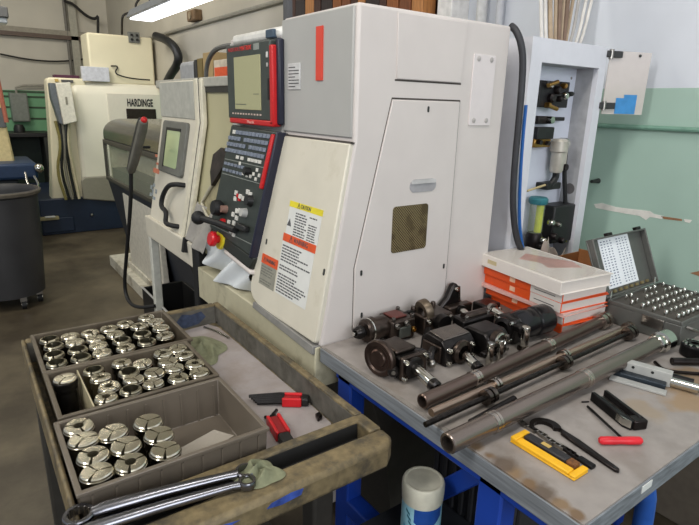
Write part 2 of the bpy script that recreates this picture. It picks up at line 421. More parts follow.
# ------------------------------------------------------------------ machine at the left edge
L_ = thing('surface_grinder', 'cream and navy machine with a chrome handle at the left edge', 'grinder', (.2, 6.5, 0))
MB().prism([(-.6, 1.65), (.40, 1.65), (.455, .9), (-.6, .9)], 'y', 6.5, 7.1).build('column', mat('cream_column', (208,190,140), .5), L_, .02)
MB().box(.36, .425, 6.485, 6.5, 1.25, 1.44).build('dial_plate', mat('dial_grey', (90,92,92), .4), L_, .004)
MB().box(-.6, .62, 6.2, 7.0, .76, .92).build('table', mat('navy_table', (26,48,78), .45), L_, .03)
MB().box(-.6, .45, 6.3, 6.95, 0, .76).build('pedestal', mat('dark_pedestal', (34,40,48), .5), L_, .02)
MB().sphere((.625, 6.18, .87), .045).build('ball_handle', chrome, L_)
MB().tube([(.50, 6.15, .84), (.50, 6.10, .72), (.56, 6.05, .66), (.60, 6.1, .72), (.57, 6.15, .8)], .01, 8, smooth=2).build('crank', chrome, L_)
MB().tube([(.40, 6.48, 1.85), (.415, 6.48, 1.6), (.43, 6.48, 1.3)], .02, 8, smooth=2).build('pipe', mat('copper_pipe', (170,100,80), .5), L_)
# dark bench behind
t = thing('steel_desk', 'dark steel desk in shadow under the green boards', 'desk', (.85, 9.0, 0))
MB().box(.45, 1.09, 8.6, 9.2, 1.02, 1.08).build('desk_top', blackp, t, .01)
MB().box(.98, 1.07, 8.6, 9.2, 0, 1.02).build('leg', charcoal, t)
MB().box(.45, .52, 8.6, 9.2, 0, 1.02).build('leg', charcoal, t)
MB().box(.52, .98, 9.1, 9.16, .3, 1.02).build('back_panel', mat('dark_green_panel', (40,56,48), .5), t)
tag(MB().lathe([(0,0),(.07,0),(.07,.05),(.05,.1),(0,.11)], (.72, 8.8, 1.08)).build('desk_lamp_head', blackp), 'small black lamp head sitting on the dark steel desk', 'lamp')

# ------------------------------------------------------------------ grey bin at the left edge
t = thing('waste_drum', 'round dark grey waste drum on casters at the left edge', 'waste bin', (.17, 4.72, 0))
drum_m = mat('drum_grey_plastic', (52,52,54), .5, var=.12, scale=5)
MB().lathe([(0,.10),(.24,.10),(.262,.45),(.275,.845),(.295,.86),(.297,.885),(.28,.893),(.268,.88),(.262,.84),(.25,.45),(.23,.13),(0,.13)], (.17,4.72,0), n=48).build('drum', drum_m, t)
MB().lathe([(.276,.857),(.297,.862),(.300,.882),(.292,.892),(.276,.888)], (.17,4.72,0), n=48).build('rim', mat('drum_rim', (92,86,76), .5), t)
for a in (-70, -20, 200, 110):
    x = .17+.2*math.cos(math.radians(a)); y = 4.72+.2*math.sin(math.radians(a))
    c = MB().cyl((x-.015, y, .035), (x+.015, y, .035), .035).build('caster', rubber, t)
    MB().cyl((x-.018, y, .035), (x+.018, y, .035), .016).build('hub', chrome, c)
    MB().box(x-.022, x+.022, y-.02, y+.02, .06, .10).build('bracket', steel, c)
# ------------------------------------------------------------------ the big turning machine
LA = thing('cnc_lathe', 'large off-white computer controlled lathe with screen and keypad behind the workbench', 'lathe', (1.05, 1.6, 0))
YR, XF, ZT, ZK = 1.111, .807, 1.786, 1.465
# the slanted front: local u to the right (-y), v up the slope, w outwards
SN = Vector((-.983, 0, .185)); SU = Vector((.185, 0, .983)); SR = Vector((0, -1, 0))
def SL(u=0, v=0, w=0): return axes(Vector((XF, YR, ZK)) + SR*u + SU*v + SN*w, SR, SU, SN)
def spt(u, v, w=0): return Vector((XF, YR, ZK)) + SR*u + SU*v + SN*w
FR = lambda x, y, z: axes((x, y, z), (0,-1,0), (0,0,1), (-1,0,0))      # on the vertical front
RT = lambda x, z, y=YR: axes((x, y, z), (1,0,0), (0,0,1), (0,-1,0))     # on the right end face

# end housing
MB().prism([(.812, ZT-.002), (1.367, ZT-.002), (1.367, .88), (.735, .88), (.715, .935), (.812, ZK)], 'y', YR, 1.474).build('end_housing', white_lathe, LA, .008, 3)
# grey upper fascia and white top lip
MB().box(.806, .83, YR+.012, 1.474, ZK+.006, ZT-.008).build('upper_fascia', grey_lathe, LA, .003)
MB().box(.806, .83, 1.474, 1.845, ZK-.01, ZT-.045).build('screen_fascia', grey_lathe, LA, .003)
MB().prism([(.815, ZT-.03), (1.367, ZT-.03), (1.367, .02), (.95, .02), (.95, 1.0), (.815, ZK-.02)], 'y', 1.474, 1.86).build('control_housing', white_lathe, LA, .006)
# slanted lower fascia
b = MB().frame(SL()); b.prism([(-.360,-.008),(-.005,-.008),(-.005,-.534),(-.012,-.541),(-.34,-.541),(-.385,-.530),(-.41,-.512),(-.417,-.49)], 'z', -.02, .006)
b.build('lower_fascia', beige_lathe, LA, .004)
MB().frame(SL()).box(-.36, -.003, -.008, -.003, -.01, .004).build('fascia_gap', seam_dark, LA)
# stripe, plate
MB().box(.802, .806, 1.253, 1.284, 1.611, 1.744).build('red_stripe', bright_red, LA)
yl = at(297, 64, 'x', .804); yr = at(286, 89, 'x', .804)
pl = MB().box(.8025, .806, 1.367, 1.436, 1.589, 1.660).build('data_plate', mat('plate_silver', (196,196,194), .4), LA, .001)
b = MB()
for i in range(7):
    b.box(.8018, .8025, 1.373+(.02 if i % 3 == 0 else 0), 1.430, 1.596+i*.0086, 1.5985+i*.0086)
b.build('plate_print', print_dark, pl)

# seams, panels and vent of the end face -------------------------------------------------
def seam(b, pts, wd=.0016):
    for (x0, z0), (x1, z1) in zip(pts, pts[1:]):
        d = Vector((x1-x0, z1-z0)); L = d.length; d /= L; nrm = Vector((-d.y, d.x))*wd
        P = [(x0+nrm.x, z0+nrm.y), (x0-nrm.x, z0-nrm.y), (x1-nrm.x, z1-nrm.y), (x1+nrm.x, z1+nrm.y)]
        b.prism(P, 'y', YR-.0006, YR+.004)
b = MB().prism([(.931, ZT-.012), (1.179, ZT-.012), (1.171, 1.618), (.937, 1.618)], 'y', YR-.0035, YR+.002)
up_ = b.build('upper_cover', white_lathe, LA, .0015)
b = MB(); seam(b, [(.932, 1.615), (1.174, 1.615)], .0022); b.build('cover_gap', seam_dark, up_)
pp = [(.927, 1.569), (1.173, 1.569), (1.173, .95), (.822, .95), (.822, 1.128), (.878, 1.300)]
lo_ = MB().prism([(.927, 1.566), (1.173, 1.566), (1.173, .955), (.822, .955), (.822, 1.132)], 'y', YR-.0035, YR+.002).build('access_panel', white_lathe, LA, .0015)
b = MB(); seam(b, [(.925, 1.570), (1.176, 1.570)], .0022); seam(b, [(1.1755, 1.57), (1.1755, .95)], .0009); seam(b, [(.925, 1.57), (.819, 1.130), (.819, .95)], .001)
b.build('panel_gap', seam_dark, lo_)
def screw(p, d, r, parent, m=charcoal):
    p = Vector(p); d = Vector(d)
    return MB().lathe([(0, .0022), (r*.6, .0022), (r, .0008), (r, 0)], p, d, 12).build('screw', m, parent)
for x, z in ((1.052, 1.545), (.842, 1.114), (1.158, 1.085), (.848, .99)):
    MB().frame(RT(x, z, YR-.0036)).prism(rrect(-.0035, .0035, -.008, .008, .0034), 'z', 0, .001).build('latch_slot', charcoal, lo_)
# handle recess
h = MB().frame(RT(1.050, 1.339, YR-.0036)); h.prism(rrect(-.05, .05, -.018, .018, .0175, 6), 'z', 0, .0012)
hh = h.build('grip_recess', mat('grip_shade', (158,156,158), .5), lo_)
h = MB().frame(RT(1.050, 1.339, YR-.0036)); h.prism(rrect(-.047, .047, .006, .0165, .005, 5), 'z', .001, .004)
h.build('grip_lip', mat('grip_lip', (190,188,186), .5), hh)
# perforated vent
vm = bpy.data.materials.new('perforated_mesh'); vm.use_nodes = True
nt = vm.node_tree; n = nt.nodes; l = nt.links; bs = n['Principled BSDF']; bs.inputs['Roughness'].default_value = .5; bs.inputs['Metallic'].default_value = .6
tc = n.new('ShaderNodeTexCoord'); mp = n.new('ShaderNodeMapping'); mp.inputs['Rotation'].default_value = (0, PI/4, 0); mp.inputs['Scale'].default_value = (170, 0, 170)
l.new(tc.outputs['Object'], mp.inputs[0]); vo = n.new('ShaderNodeTexVoronoi'); vo.inputs['Scale'].default_value = 1; vo.inputs['Randomness'].default_value = 0
l.new(mp.outputs[0], vo.inputs['Vector']); cr = n.new('ShaderNodeValToRGB'); l.new(vo.outputs['Distance'], cr.inputs['Fac'])
cr.color_ramp.elements[0].position = .34; cr.color_ramp.elements[1].position = .42
cr.color_ramp.elements[0].color = lin((38,30,22)); cr.color_ramp.elements[1].color = lin((150,132,96))
n2 = n.new('ShaderNodeTexNoise'); n2.inputs['Scale'].default_value = 28; n2.inputs['Detail'].default_value = 4; l.new(tc.outputs['Object'], n2.inputs['Vector'])
r2 = n.new('ShaderNodeValToRGB'); l.new(n2.outputs['Fac'], r2.inputs['Fac']); r2.color_ramp.elements[0].position = .52; r2.color_ramp.elements[1].position = .62
mx = n.new('ShaderNodeMix'); mx.data_type = 'RGBA'; l.new(r2.outputs[0], mx.inputs['Factor']); l.new(cr.outputs[0], mx.inputs['A']); mx.inputs['B'].default_value = lin((66,50,30))
mul = n.new('ShaderNodeMath'); mul.operation = 'MULTIPLY'; l.new(r2.outputs[0], mul.inputs[0]); mul.inputs[1].default_value = .6; l.new(mul.outputs[0], mx.inputs['Factor'])
l.new(mx.outputs['Result'], bs.inputs['Base Color'])
v = MB().frame(RT(1.0095, 1.2205, YR-.0036)); v.prism(rrect(-.066, .066, -.066, .066, .010), 'z', 0, .0012)
ve = v.build('vent_mesh', vm, lo_)
# four-screw cover plate
cpl = MB().frame(RT(1.2625, 1.601, YR)); cpl.prism(rrect(-.046, .046, -.099, .097, .004), 'z', -.001, .003)
cp = cpl.build('screwed_plate', mat('cover_white', (216,208,206), .42, var=.02), LA, .001)
for x in (1.236, 1.290):
    for z in (1.686, 1.517): screw((x, YR-.003, z), (0,-1,0), .0075, cp, mat('screw_pale', (176,170,166), .45, .2))
# warning labels on the slanted fascia ------------------------------------------------------
def label(name, u0, u1, v0, v1, m, lab=None, w=.0062, parent=None):
    o = MB().frame(SL()).box(u0, u1, v0, v1, w, w+.0008).build(name, m, parent or LA)
    if lab: o['label'] = lab
    return o
def lines(parent, u0, u1, v0, v1, k, m=print_dark, w=.007, rag=.25, seed=1, h=.5):
    r = random.Random(seed); b = MB().frame(SL()); st = (v1-v0)/k
    for i in range(k):
        if r.random() < .12: continue
        e = u1-(u1-u0)*rag*r.random(); v = v1-(i+.5)*st; u = u0
        while u < e:                         # words
            q = min(e, u+r.uniform(.008, .02)); b.box(u, q, v-st*h/2, v+st*h/2, w, w+.0002); u = q+.0025
    return b.build('print_lines', m, parent)
c1 = label('caution_label', -.245, -.072, -.286, -.195, white_label)
y_ = MB().frame(SL()).box(-.247, -.070, -.206, -.189, .0062, .0074).build('yellow_header', yellow_label, c1)
text('caution_text', '\u26a0 CAUTION', .015, SL(-.165, -.1975, .0076), print_dark, c1, width=.07)
lines(c1, -.205, -.135, -.285, -.216, 9, seed=2); lines(c1, -.130, -.085, -.285, -.216, 10, seed=3)
tri = MB().frame(SL()); tri.prism([(-.245,-.262), (-.220,-.262), (-.2325,-.24)], 'z', .007, .0073); tri.build('symbol', print_dark, c1)
c2 = label('warning_label', -.255, -.078, -.468, -.310, white_label)
MB().frame(SL()).box(-.255, -.076, -.309, -.286, .0062, .0074).build('orange_header', orange_label, c2)
text('warning_text', '\u26a0 WARNING', .019, SL(-.166, -.2975, .0076), print_dark, c2, width=.10)
lines(c2, -.250, -.085, -.464, -.318, 17, seed=5, rag=.45)
c3 = label('small_warning_label', -.362, -.264, -.470, -.376, mat('grey_label', (142,140,128), .5))
MB().frame(SL()).box(-.364, -.262, -.403, -.374, .0062, .0074).build('orange_header', orange_label, c3)
text('warning_text', '\u26a0 WARNING', .016, SL(-.313, -.389, .0076), print_dark, c3, width=.075)
lines(c3, -.357, -.270, -.466, -.408, 7, seed=6, m=mat('faint_print', (112,112,104), .7))
for u, v in ((-.02, -.345), (-.352, -.335)): MB().frame(SL()).prism(rrect(u-.004, u+.004, v-.009, v+.009, .0038), 'z', .006, .0072).build('fastener', charcoal, LA)

# screen ----------------------------------------------------------------------------------
mon = MB().box(.775, .806, 1.492, 1.806, 1.497, 1.728).build('monitor', mat('bezel_green_grey', (58,64,60), .45), LA, .005)
MB().box(.786, .806, 1.459, 1.480, 1.488, 1.730).build('monitor_side', mat('dark_blue_black', (34,36,52), .4), mon, .006)
MB().box(.772, .800, 1.473, 1.493, 1.486, 1.712).build('red_side_bar', redp, mon, .004)
MB().box(.772, .800, 1.475, 1.790, 1.482, 1.499).build('red_bottom_bar', redp, mon, .004)
dm = bpy.data.materials.new('display_added_glow'); dm.use_nodes = True
bs = dm.node_tree.nodes['Principled BSDF']; bs.inputs['Base Color'].default_value = lin((150,148,112)); bs.inputs['Roughness'].default_value = .25
bs.inputs['Emission Color'].default_value = lin((168,166,128)); bs.inputs['Emission Strength'].default_value = .18  # faint glow added to a screen that is off
disp = MB().box(.7725, .7755, 1.552, 1.742, 1.528, 1.690).build('display', dm, mon, .002)
b = MB(); b.box(.7718, .7726, 1.655, 1.735, 1.543, 1.5455); b.box(.7718, .7726, 1.56, 1.60, 1.575, 1.577)
b.build('screen_lines', mat('screen_ink', (96,100,84)), disp)
text('lettering', 'MAZATROL', .017, FR(.7745, 1.745, 1.713), mat('dull_red_print', (170,60,60), .5), mon, width=.085)
text('lettering', 'MATRIX', .019, FR(.7745, 1.655, 1.713), mat('bright_red_print', (214,52,44), .5), mon, width=.082)
MB().box(.7743, .776, 1.560, 1.598, 1.704, 1.722).build('badge', mat('badge_grey', (140,144,138), .4), mon)
text('lettering', 'Mazak', .013, FR(.7715, 1.625, 1.4905), mat('pink_print', (232,170,160), .5), mon, width=.05)
for i in range(11): MB().box(.773, .776, 1.553+i*.0205, 1.562+i*.0205, 1.512, 1.517).build('soft_key', mat('key_pale', (196,176,164), .5), mon)
MB().box(.772, .776, 1.503, 1.512, 1.678, 1.694).build('card_button', white_label, mon, .001)
MB().box(.772, .776, 1.503, 1.511, 1.653, 1.664).build('card_button', grey_lathe, mon, .001)
MB().box(.773, .776, 1.498, 1.507, 1.56, 1.62).build('card_slot', blackp, mon)
MB().box(.79, .81, 1.50, 1.548, 1.734, 1.758).build('cable_clip', mat('slate_blue', (66,82,98), .5), LA, .003)
# white top housing behind the screen
MB().box(.80, .95, 1.47, 1.815, 1.732, 1.765).build('top_lip', mat('white_lip', (222,220,214), .35), LA, .012)

# keypad and operator panel ------------------------------------------------------------
kp = MB().frame(SL()); kp.prism([(-.683,.006), (-.347,.0), (-.403,-.396), (-.752,-.370)], 'z', .0, .03)
CP = kp.build('control_panel', mat('panel_green_black', (48,54,50), .45), LA, .006)
s = MB().frame(SL()); s.prism([(-.348,.0), (-.338,.0), (-.394,-.40), (-.406,-.40)], 'z', -.02, .034)
s.build('panel_edge', mat('dark_blue_black', (34,36,52), .4), CP, .004)
s = MB().frame(SL()); s.prism([(-.366,-.010), (-.350,-.010), (-.374,-.178), (-.393,-.178)], 'z', .028, .040)
s.build('red_side_bar', redp, CP, .004)
for v0, u0, u1 in ((-.163, -.700, -.385), (-.355, -.742, -.395), (-.112, -.692, -.375)):
    MB().frame(SL()).box(u0, u1, v0-.0025, v0, .030, .0315).build('panel_seam', mat('seam_pale', (130,134,128), .5), CP)
keyb = mat('key_blue_grey', (116,124,138), .5, var=.2, scale=60); keyw = mat('key_white', (206,204,196), .5)
def key(u, v, w, h, m, d=.004, name='key'):
    return MB().frame(SL()).box(u-w/2, u+w/2, v-h/2, v+h/2, .030, .030+d).build(name, m, CP, .001)
for r in range(4):
    for c in range(12):
        if (r, c) in ((0,0), (1,4), (2,6)): continue
        sh = -.006*r
        key(-.668+sh+.0250*c, -.018-.021*r, .021, .013, keyb if c > 1 or r else keyw)
for u in (-.59, -.555, -.50, -.475, -.45, -.425): key(u, -.099, .02, .011, keyw)
for r in range(2):
    for c in range(6): key(-.68-.006*r+.028*c, -.128-.022*r, .02, .010, keyb)
for u, v in ((-.435,-.125), (-.455,-.14), (-.415,-.14), (-.435,-.154), (-.475,-.15), (-.565,-.117), (-.53,-.147), (-.50, -.150)): key(u, v, .013, .011, keyw)
MB().frame(SL(-.49, -.136, .03)).lathe([(0,.02),(.012,.02),(.014,0)]).build('rotary_knob', blackp, CP)
for u, v in ((-.56,-.215),(-.56,-.235),(-.525,-.222),(-.50,-.225),(-.535,-.272),(-.56,-.288),(-.53,-.295),(-.545,-.315),(-.515,-.268),(-.56,-.345),(-.535,-.335),(-.535,-.352),(-.585,-.32),(-.475,-.20),(-.455,-.205)):
    key(u, v, .017, .015, keyw, .006, 'push_button')
for u, v in ((-.545,-.222),(-.53,-.232)): key(u, v, .012, .012, redp, .006, 'push_button')
key(-.602, -.338, .024, .024, mat('green_button', (20,110,66), .4), .008, 'push_button')
MB().frame(SL(-.63, -.327, .03)).lathe([(0,.012),(.011,.012),(.012,0)]).build('red_button', redp, CP)
for u, v, r in ((-.475,-.268,.016), (-.45,-.225,.02)): MB().frame(SL(u, v, .03)).lathe([(0,.018),(r*.8,.018),(r,0)]).build('rotary_knob', [grey_lathe, blackp][r > .018], CP)
MB().frame(SL()).box(-.50, -.43, -.325, -.305, .03, .05).build('rotary_switch', blackp, CP, .004)
# clutter of parts hanging at the left of the panel
MB().frame(SL(-.66, -.284, .03)).lathe([(0,.036),(.024,.036),(.028,.026),(.028,.012),(.020,0)]).build('feed_dial', rubber, CP)
MB().frame(SL(-.625, -.282, .03)).lathe([(0,.02),(.012,.02),(.014,0)]).build('dial_cap', mat('dusty_pink', (134,104,92), .5), CP)
w = MB(); w.tube([spt(-.50,-.331,.045), spt(-.60,-.331,.055), spt(-.70,-.331,.085)], .012, 10); w.build('joystick_arm', rubber, CP)
MB().sphere(spt(-.716,-.333,.09), .025, 16).build('joystick_ball', rubber, CP)
es = MB().frame(SL(-.652, -.394, .022)); es.lathe([(0,.008),(.034,.008),(.036,0)]); es = es.build('stop_collar', mat('estop_yellow', (214,196,40), .4), CP)
MB().frame(SL(-.656, -.394, .030)).lathe([(0,.034),(.022,.034),(.027,.028),(.027,.016),(.014,.010),(.014,0)]).build('stop_button', mat('estop_red', (196,24,34), .3), es)
# underside tray of the panel with its white lip
s = MB().frame(SL()); s.prism([(-.752,-.371), (-.392,-.397), (-.405,-.440), (-.725,-.41)], 'z', -.05, .024)
s.build('panel_underside', mat('dark_green_black', (36,40,36), .5), CP, .006)
s = MB().frame(SL()); s.prism([(-.62,-.421), (-.40,-.441), (-.40,-.456), (-.62,-.436)], 'z', -.05, .022)
s.build('white_lip', white_lathe, CP, .005)
# wire frame holder left of panel
w = MB(); w.tube([spt(-.70,-.150,.012), spt(-.757,-.156,.012), spt(-.888,-.287,.012), spt(-.90,-.305,.012), spt(-.793,-.356,.012), spt(-.716,-.304,.012)], .006, 8, smooth=1)
w.build('wire_frame', mat('wire_pale', (176,170,150), .4), LA)
s = MB().frame(SL()); s.prism([(-.71,-.150), (-.757,-.156), (-.888,-.287), (-.901,-.309), (-.793,-.356), (-.716,-.304)], 'z', .0, .006)
s.build('holder_plate', mat('dusty_olive', (146,138,108), .6, var=.35, scale=22), LA)
s = MB().frame(SL()); s.prism([(-.700,-.10), (-.762,-.078), (-.827,-.109), (-.834,-.173), (-.807,-.222), (-.771,-.188), (-.72,-.14)], 'z', .006, .022)
s.build('holder_back', mat('dark_scrap', (52,46,42), .6, .3, var=.5, scale=30), LA)

# recess between door and screen ------------------------------------------------------
MB().prism([(.826, 1.60), (1.367, 1.60), (1.367, .95), (.80, .95), (.735, .975), (.826, 1.46)], 'y', 1.86, 2.72).build('inner_guard', cream_recess, LA, .004)
MB().box(.812, 1.367, 1.845, 2.74, 1.605, 1.640).build('top_deck', mat('deck_grey', (168,166,156), .45), LA, .004)
MB().box(.818, .826, 1.86, 2.12, 1.584, 1.606).build('deck_shadow_strip', mat('deck_shadow_dark', (50,48,42), .6), LA)  # dark strip painted as the shadow under the deck
# door ---------------------------------------------------------------------------------
DX = .807
dr = MB().prism([(.806, 1.632), (.845, 1.632), (.845, 1.47), (.745, .985), (.712, .985), (.806, 1.468)], 'y', 2.175, 2.66)
D = dr.build('door', beige_lathe, LA, .004)
MB().box(.802, .81, 2.215, 2.655, 1.478, 1.628).build('grey_upper_panel', mat('door_grey', (170,170,162), .45), D, .002)
for k, (ya, yb) in enumerate(((2.165, 2.205), (2.120, 2.15))):
    MB().prism([(.802, 1.636), (.822, 1.636), (.822, 1.468), (.727, .985), (.707, .985), (.802, 1.466)], 'y', ya, yb).build('edge_strip', mat('door_edge_white', (212,206,186), .4), D, .004)
MB().prism([(.806, 1.638), (.85, 1.638), (.85, 1.47), (.745, .975), (.711, .975), (.806, 1.466)], 'y', 2.15, 2.165).build('gasket', rubber, D)
MB().frame(SL()).box(-1.005, -.985, -.52, -.46, -.01, .03).build('gasket_foot', rubber, D)
fr = MB().frame(SL())
pts = rrect(-1.478, -1.158, -.236, -.004, .018)
fr.prism(pts, 'z', .0, .016)
wf = fr.build('window_frame', mat('door_window_grey', (104,104,98), .5), D, .004)
pg = MB().frame(SL()); pg.prism(rrect(-1.402, -1.228, -.206, -.042, .01), 'z', .012, .0175)
pg.build('window_pane', mat('pale_green_glass', (176,192,150), .08, var=.05, scale=3), wf)
gd = MB().frame(SL()); gd.box(-1.412, -1.400, -.210, -.036, .014, .019); gd.box(-1.412, -1.222, -.046, -.034, .014, .019)
gd.build('window_seal', blackp, wf)
hd = MB(); hd.tube([spt(-1.13,-.262,.0), spt(-1.14,-.262,.03), spt(-1.243,-.278,.035), spt(-1.305,-.335,.035), spt(-1.31,-.385,.035), spt(-1.235,-.392,.035), spt(-1.225,-.41,.035), spt(-1.225,-.445,.035), spt(-1.15,-.441,.03), spt(-1.14,-.441,.0)], .0105, 10, smooth=2)
hd.build('handle', rubber, D)
for u, v, w_, h_, m in ((-1.56,-.175,.03,.012,'r'), (-1.52,-.21,.05,.01,'r'), (-1.535,-.245,.09,.022,'r'), (-1.585,-.33,.02,.02,'g'), (-1.545,-.315,.03,.015,'g'), (-1.55,-.35,.02,.03,'g'), (-1.50,-.34,.025,.02,'g'), (-1.52,-.375,.04,.015,'g'), (-1.58,-.365,.025,.015,'g')):
    MB().frame(SL()).box(u-w_/2, u+w_/2, v-h_/2, v+h_/2, .0, .0052).build('sticker', mat('sticker_red', (200,120,92), .6) if m == 'r' else mat('sticker_blue_grey', (140,148,152), .6, var=.4, scale=90), D)
# base beam, feet, underbody -----------------------------------------------------------
b = MB().prism([(.70, 1.005), (.86, 1.005), (.86, .90), (.705, .90)], 'y', 2.04, 2.70)
b.build('base_beam', beige_lathe, LA, .006)
b = MB().prism([(.700, .925), (.86, .925), (.86, .80), (.700, .80)], 'y', 1.113, 1.985)
b.build('base_beam', mat('beam_beige', (186,180,154), .5, var=.05, dirt=(120,112,92), dirt_scale=7, dirt_amt=.33), LA, .004)
MB().box(.70, .76, 1.99, 2.05, .70, 1.0).build('leveling_post', rubber, LA, .01)
MB().lathe([(.03,.0),(.03,.03),(.012,.05),(.012,.7)], (.74,2.02,0)).build('leveling_foot', steel, LA)
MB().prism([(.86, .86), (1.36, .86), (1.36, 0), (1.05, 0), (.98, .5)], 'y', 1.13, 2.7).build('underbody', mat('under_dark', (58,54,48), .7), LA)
MB().box(.725, .765, 2.72, 2.76, 0, .92).build('support_leg', mat('leg_pale', (196,196,186), .5), LA, .004)
# silver edge at the foot of the slanted fascia
MB().frame(SL()).prism([(-.37,-.555), (-.004,-.57), (-.004,-.546), (-.37,-.535)], 'z', -.02, .012).build('drip_edge', mat('edge_grey', (132,130,126), .5), LA, .002)

# plastic bag bunched under the panel
b = MB(); r = random.Random(4)
def bag(u, v):
    U = -.80+.34*u; V = -.40-.135*v*(1-.35*abs(u-.4))-.03*u
    return spt(U, V, .005+.03*math.sin(u*9+v*3)*v+.02*math.sin(v*7+u*17)-.02*u)
b.grid(bag, 28, 14)
tag(b.build('plastic_bag', mat('bag_plastic', (222,226,228), .3, var=.06, scale=12, alpha=.9), None, solid=.002, sub=1), 'crumpled pale plastic bag hanging under the emergency stop', 'bag')

b = MB(); b.grid(lambda u, v: spt(-.945+.20*u-.03*v, -.30-.16*v-.02*u, .012+.016*math.sin(u*8+v*3)*math.sin(PI*u)+.02*v), 20, 12)
tag(b.build('dust_cover', mat('grey_cloth_cover', (150,146,140), .7, var=.15, scale=20), None, solid=.003, sub=1), 'grey crumpled cloth draped beside the black joystick knob', 'cloth')
# pendant hanging in front of the far door
t = thing('hand_pendant', 'grey paddle shaped hand pendant with red top and black cord', 'pendant', (.66, 2.45, 1.2))
p0 = at(144, 120, 'x', .66); p1 = at(131, 172, 'x', .66)
ax_ = (p1-p0); L = ax_.length; az = ax_.normalized(); axx = Vector((-1,0,0)); axx = (axx-az*axx.dot(az)).normalized(); ay = az.cross(axx)
PM = axes(p0, ay, az, axx)
MB().frame(PM).prism([(-.016,0), (.016,0), (.026,.05), (.026,L*.65), (.014,L), (-.014,L), (-.026,L*.65), (-.026,.05)], 'z', -.018, .018).build('pendant_body', mat('pendant_grey', (96,94,86), .5), t, .01)
MB().frame(PM).prism([(.016,.0), (.029,.05), (.029,L*.65), (.016,L), (.004,L), (.004,.0)], 'z', -.019, .019).build('pendant_grip', blackp, t, .006)
MB().sphere(p0+Vector((0,0,.0)), .014).build('red_button', redp, t)
MB().tube([p1, at(131,200,'x',.66), at(127,250,'x',.66), at(124,285,'x',.66), at(128,302,'x',.66), at(138,308,'x',.66), at(155,306,'x',.72)], .010, 8, smooth=2).build('cord', rubber, t)
MB().tube([p0*.5+p1*.5, p0*.5+p1*.5+Vector((.06, .01, .0))], .006, 8).build('hook', rubber, t)

# black chip bin under the beam
t = thing('chip_bin', 'black open chip bin with a pale rim under the lathe beam', 'bin', (.89, 2.8, 0))
bm_ = MB()
bm_.box(.76, 1.0, 2.60, 3.10, 0, .02); bm_.box(.755, .77, 2.60, 3.10, 0, .5); bm_.box(.99, 1.005, 2.60, 3.10, 0, .5); bm_.box(.76, 1.0, 2.59, 2.605, 0, .5); bm_.box(.76, 1.0, 3.095, 3.11, 0, .5)
bm_.build('bin_body', blackp, t, .004)
rm = MB().tube([(.757,3.10,.503), (.757,2.60,.503), (1.0,2.60,.503)], .006, 6)
rm.build('rim', grey_lathe, t)
# ------------------------------------------------------------------ pneumatic cabinet behind the lathe
CB = thing('pneumatic_cabinet', 'tall white cabinet with open recess of air valves beside the green wall', 'cabinet', (1.68, 1.3, 0))
cabw = mat('cabinet_white', (216,216,222), .4, var=.02)
X0, X1, Z1 = 1.473, 1.896, 1.766
b = MB()
b.box(X0, 1.529, YR, 1.13, 0, Z1); b.box(1.853, X1, YR, 1.13, 0, Z1); b.box(1.529, 1.853, YR, 1.13, 1.695, Z1); b.box(1.529, 1.853, YR, 1.13, 0, .95)
b.box(X0, X0+.012, 1.13, 1.55, 0, Z1); b.box(X1-.012, X1, 1.13, 1.55, 0, Z1); b.box(X0+.012, X1-.012, 1.13, 1.55, Z1-.012, Z1); b.box(X0+.012, X1-.012, 1.535, 1.55, 0, Z1-.012)
b.build('cabinet_body', cabw, CB)
b = MB(); b.box(1.517, 1.865, 1.195, 1.205, .95, 1.72); b.build('back_panel', mat('panel_white', (212,216,228), .4, var=.02), CB)
b = MB(); b.box(1.853, 1.862, 1.13, 1.2, .95, 1.71); b.box(1.52, 1.529, 1.13, 1.2, .95, 1.71); b.box(1.53, 1.853, 1.13, 1.2, 1.695, 1.705)
b.build('recess_liner', mat('liner_grey', (168,168,170), .5), CB)
hole = at(572, 190, 'x', 1.853)
MB().cyl((1.8522, 1.158, 1.27), (1.856, 1.158, 1.27), .020, n=24).build('side_hole', mat('hole_grey', (96,92,92), .7), CB)
YB = 1.195
def cp_(px, py): 
    q = at(px, py, 'y', YB-.03); q.y = YB; return q
def pbox(name, x0, y0, x1, y1, depth, m, bev=.003, parent=None, d0=0):
    a = cp_(x0, y0); c = cp_(x1, y1)
    return MB().box(a.x, c.x, YB-depth, YB-d0, c.z, a.z).build(name, m, parent or CB, bev)
dark_mech = mat('dark_mechanism', (40,34,34), .4, .5, var=.4, scale=60)
vb = pbox('valve_block', 541, 80, 567, 108, .03, mat('valve_black', (26,24,26), .5), .003)
for (x, y, r, m) in ((548,85,.012,chrome),(556,90,.014,dark_mech),(562,86,.010,brass),(563,96,.013,chrome),(550,98,.016,dark_mech),(558,99,.010,dark_mech),(546,105,.010,brass),(569,94,.008,charcoal)):
    q = cp_(x, y); MB().lathe([(0,.02),(r*.7,.02),(r,.014),(r,0)], (q.x, YB-.028, q.z), (0,-1,0), 14).build('fitting', m, vb)
q = cp_(547, 84); MB().cyl((q.x-.02, YB-.05, q.z-.005), (q.x+.03, YB-.05, q.z+.008), .007).build('lever', brass, vb)
q = cp_(549, 107); MB().cyl((q.x-.03, YB-.045, q.z+.006), (q.x+.025, YB-.045, q.z-.006), .007).build('lever', brass, vb)
s1 = pbox('solenoid_valve', 539, 116, 552, 124, .03, dark_mech)
pbox('solenoid_coil', 552, 117, 566, 121, .025, blackp, .003, s1)
q = cp_(548, 120); MB().lathe([(0,.02),(.012,.02),(.012,0)], (q.x, YB-.03, q.z), (0,-1,0)).build('fitting', chrome, s1)
pbox('filter_head', 536, 127, 551, 139, .04, blackp)
g = pbox('brass_manifold', 534, 139, 549, 147, .035, brass)
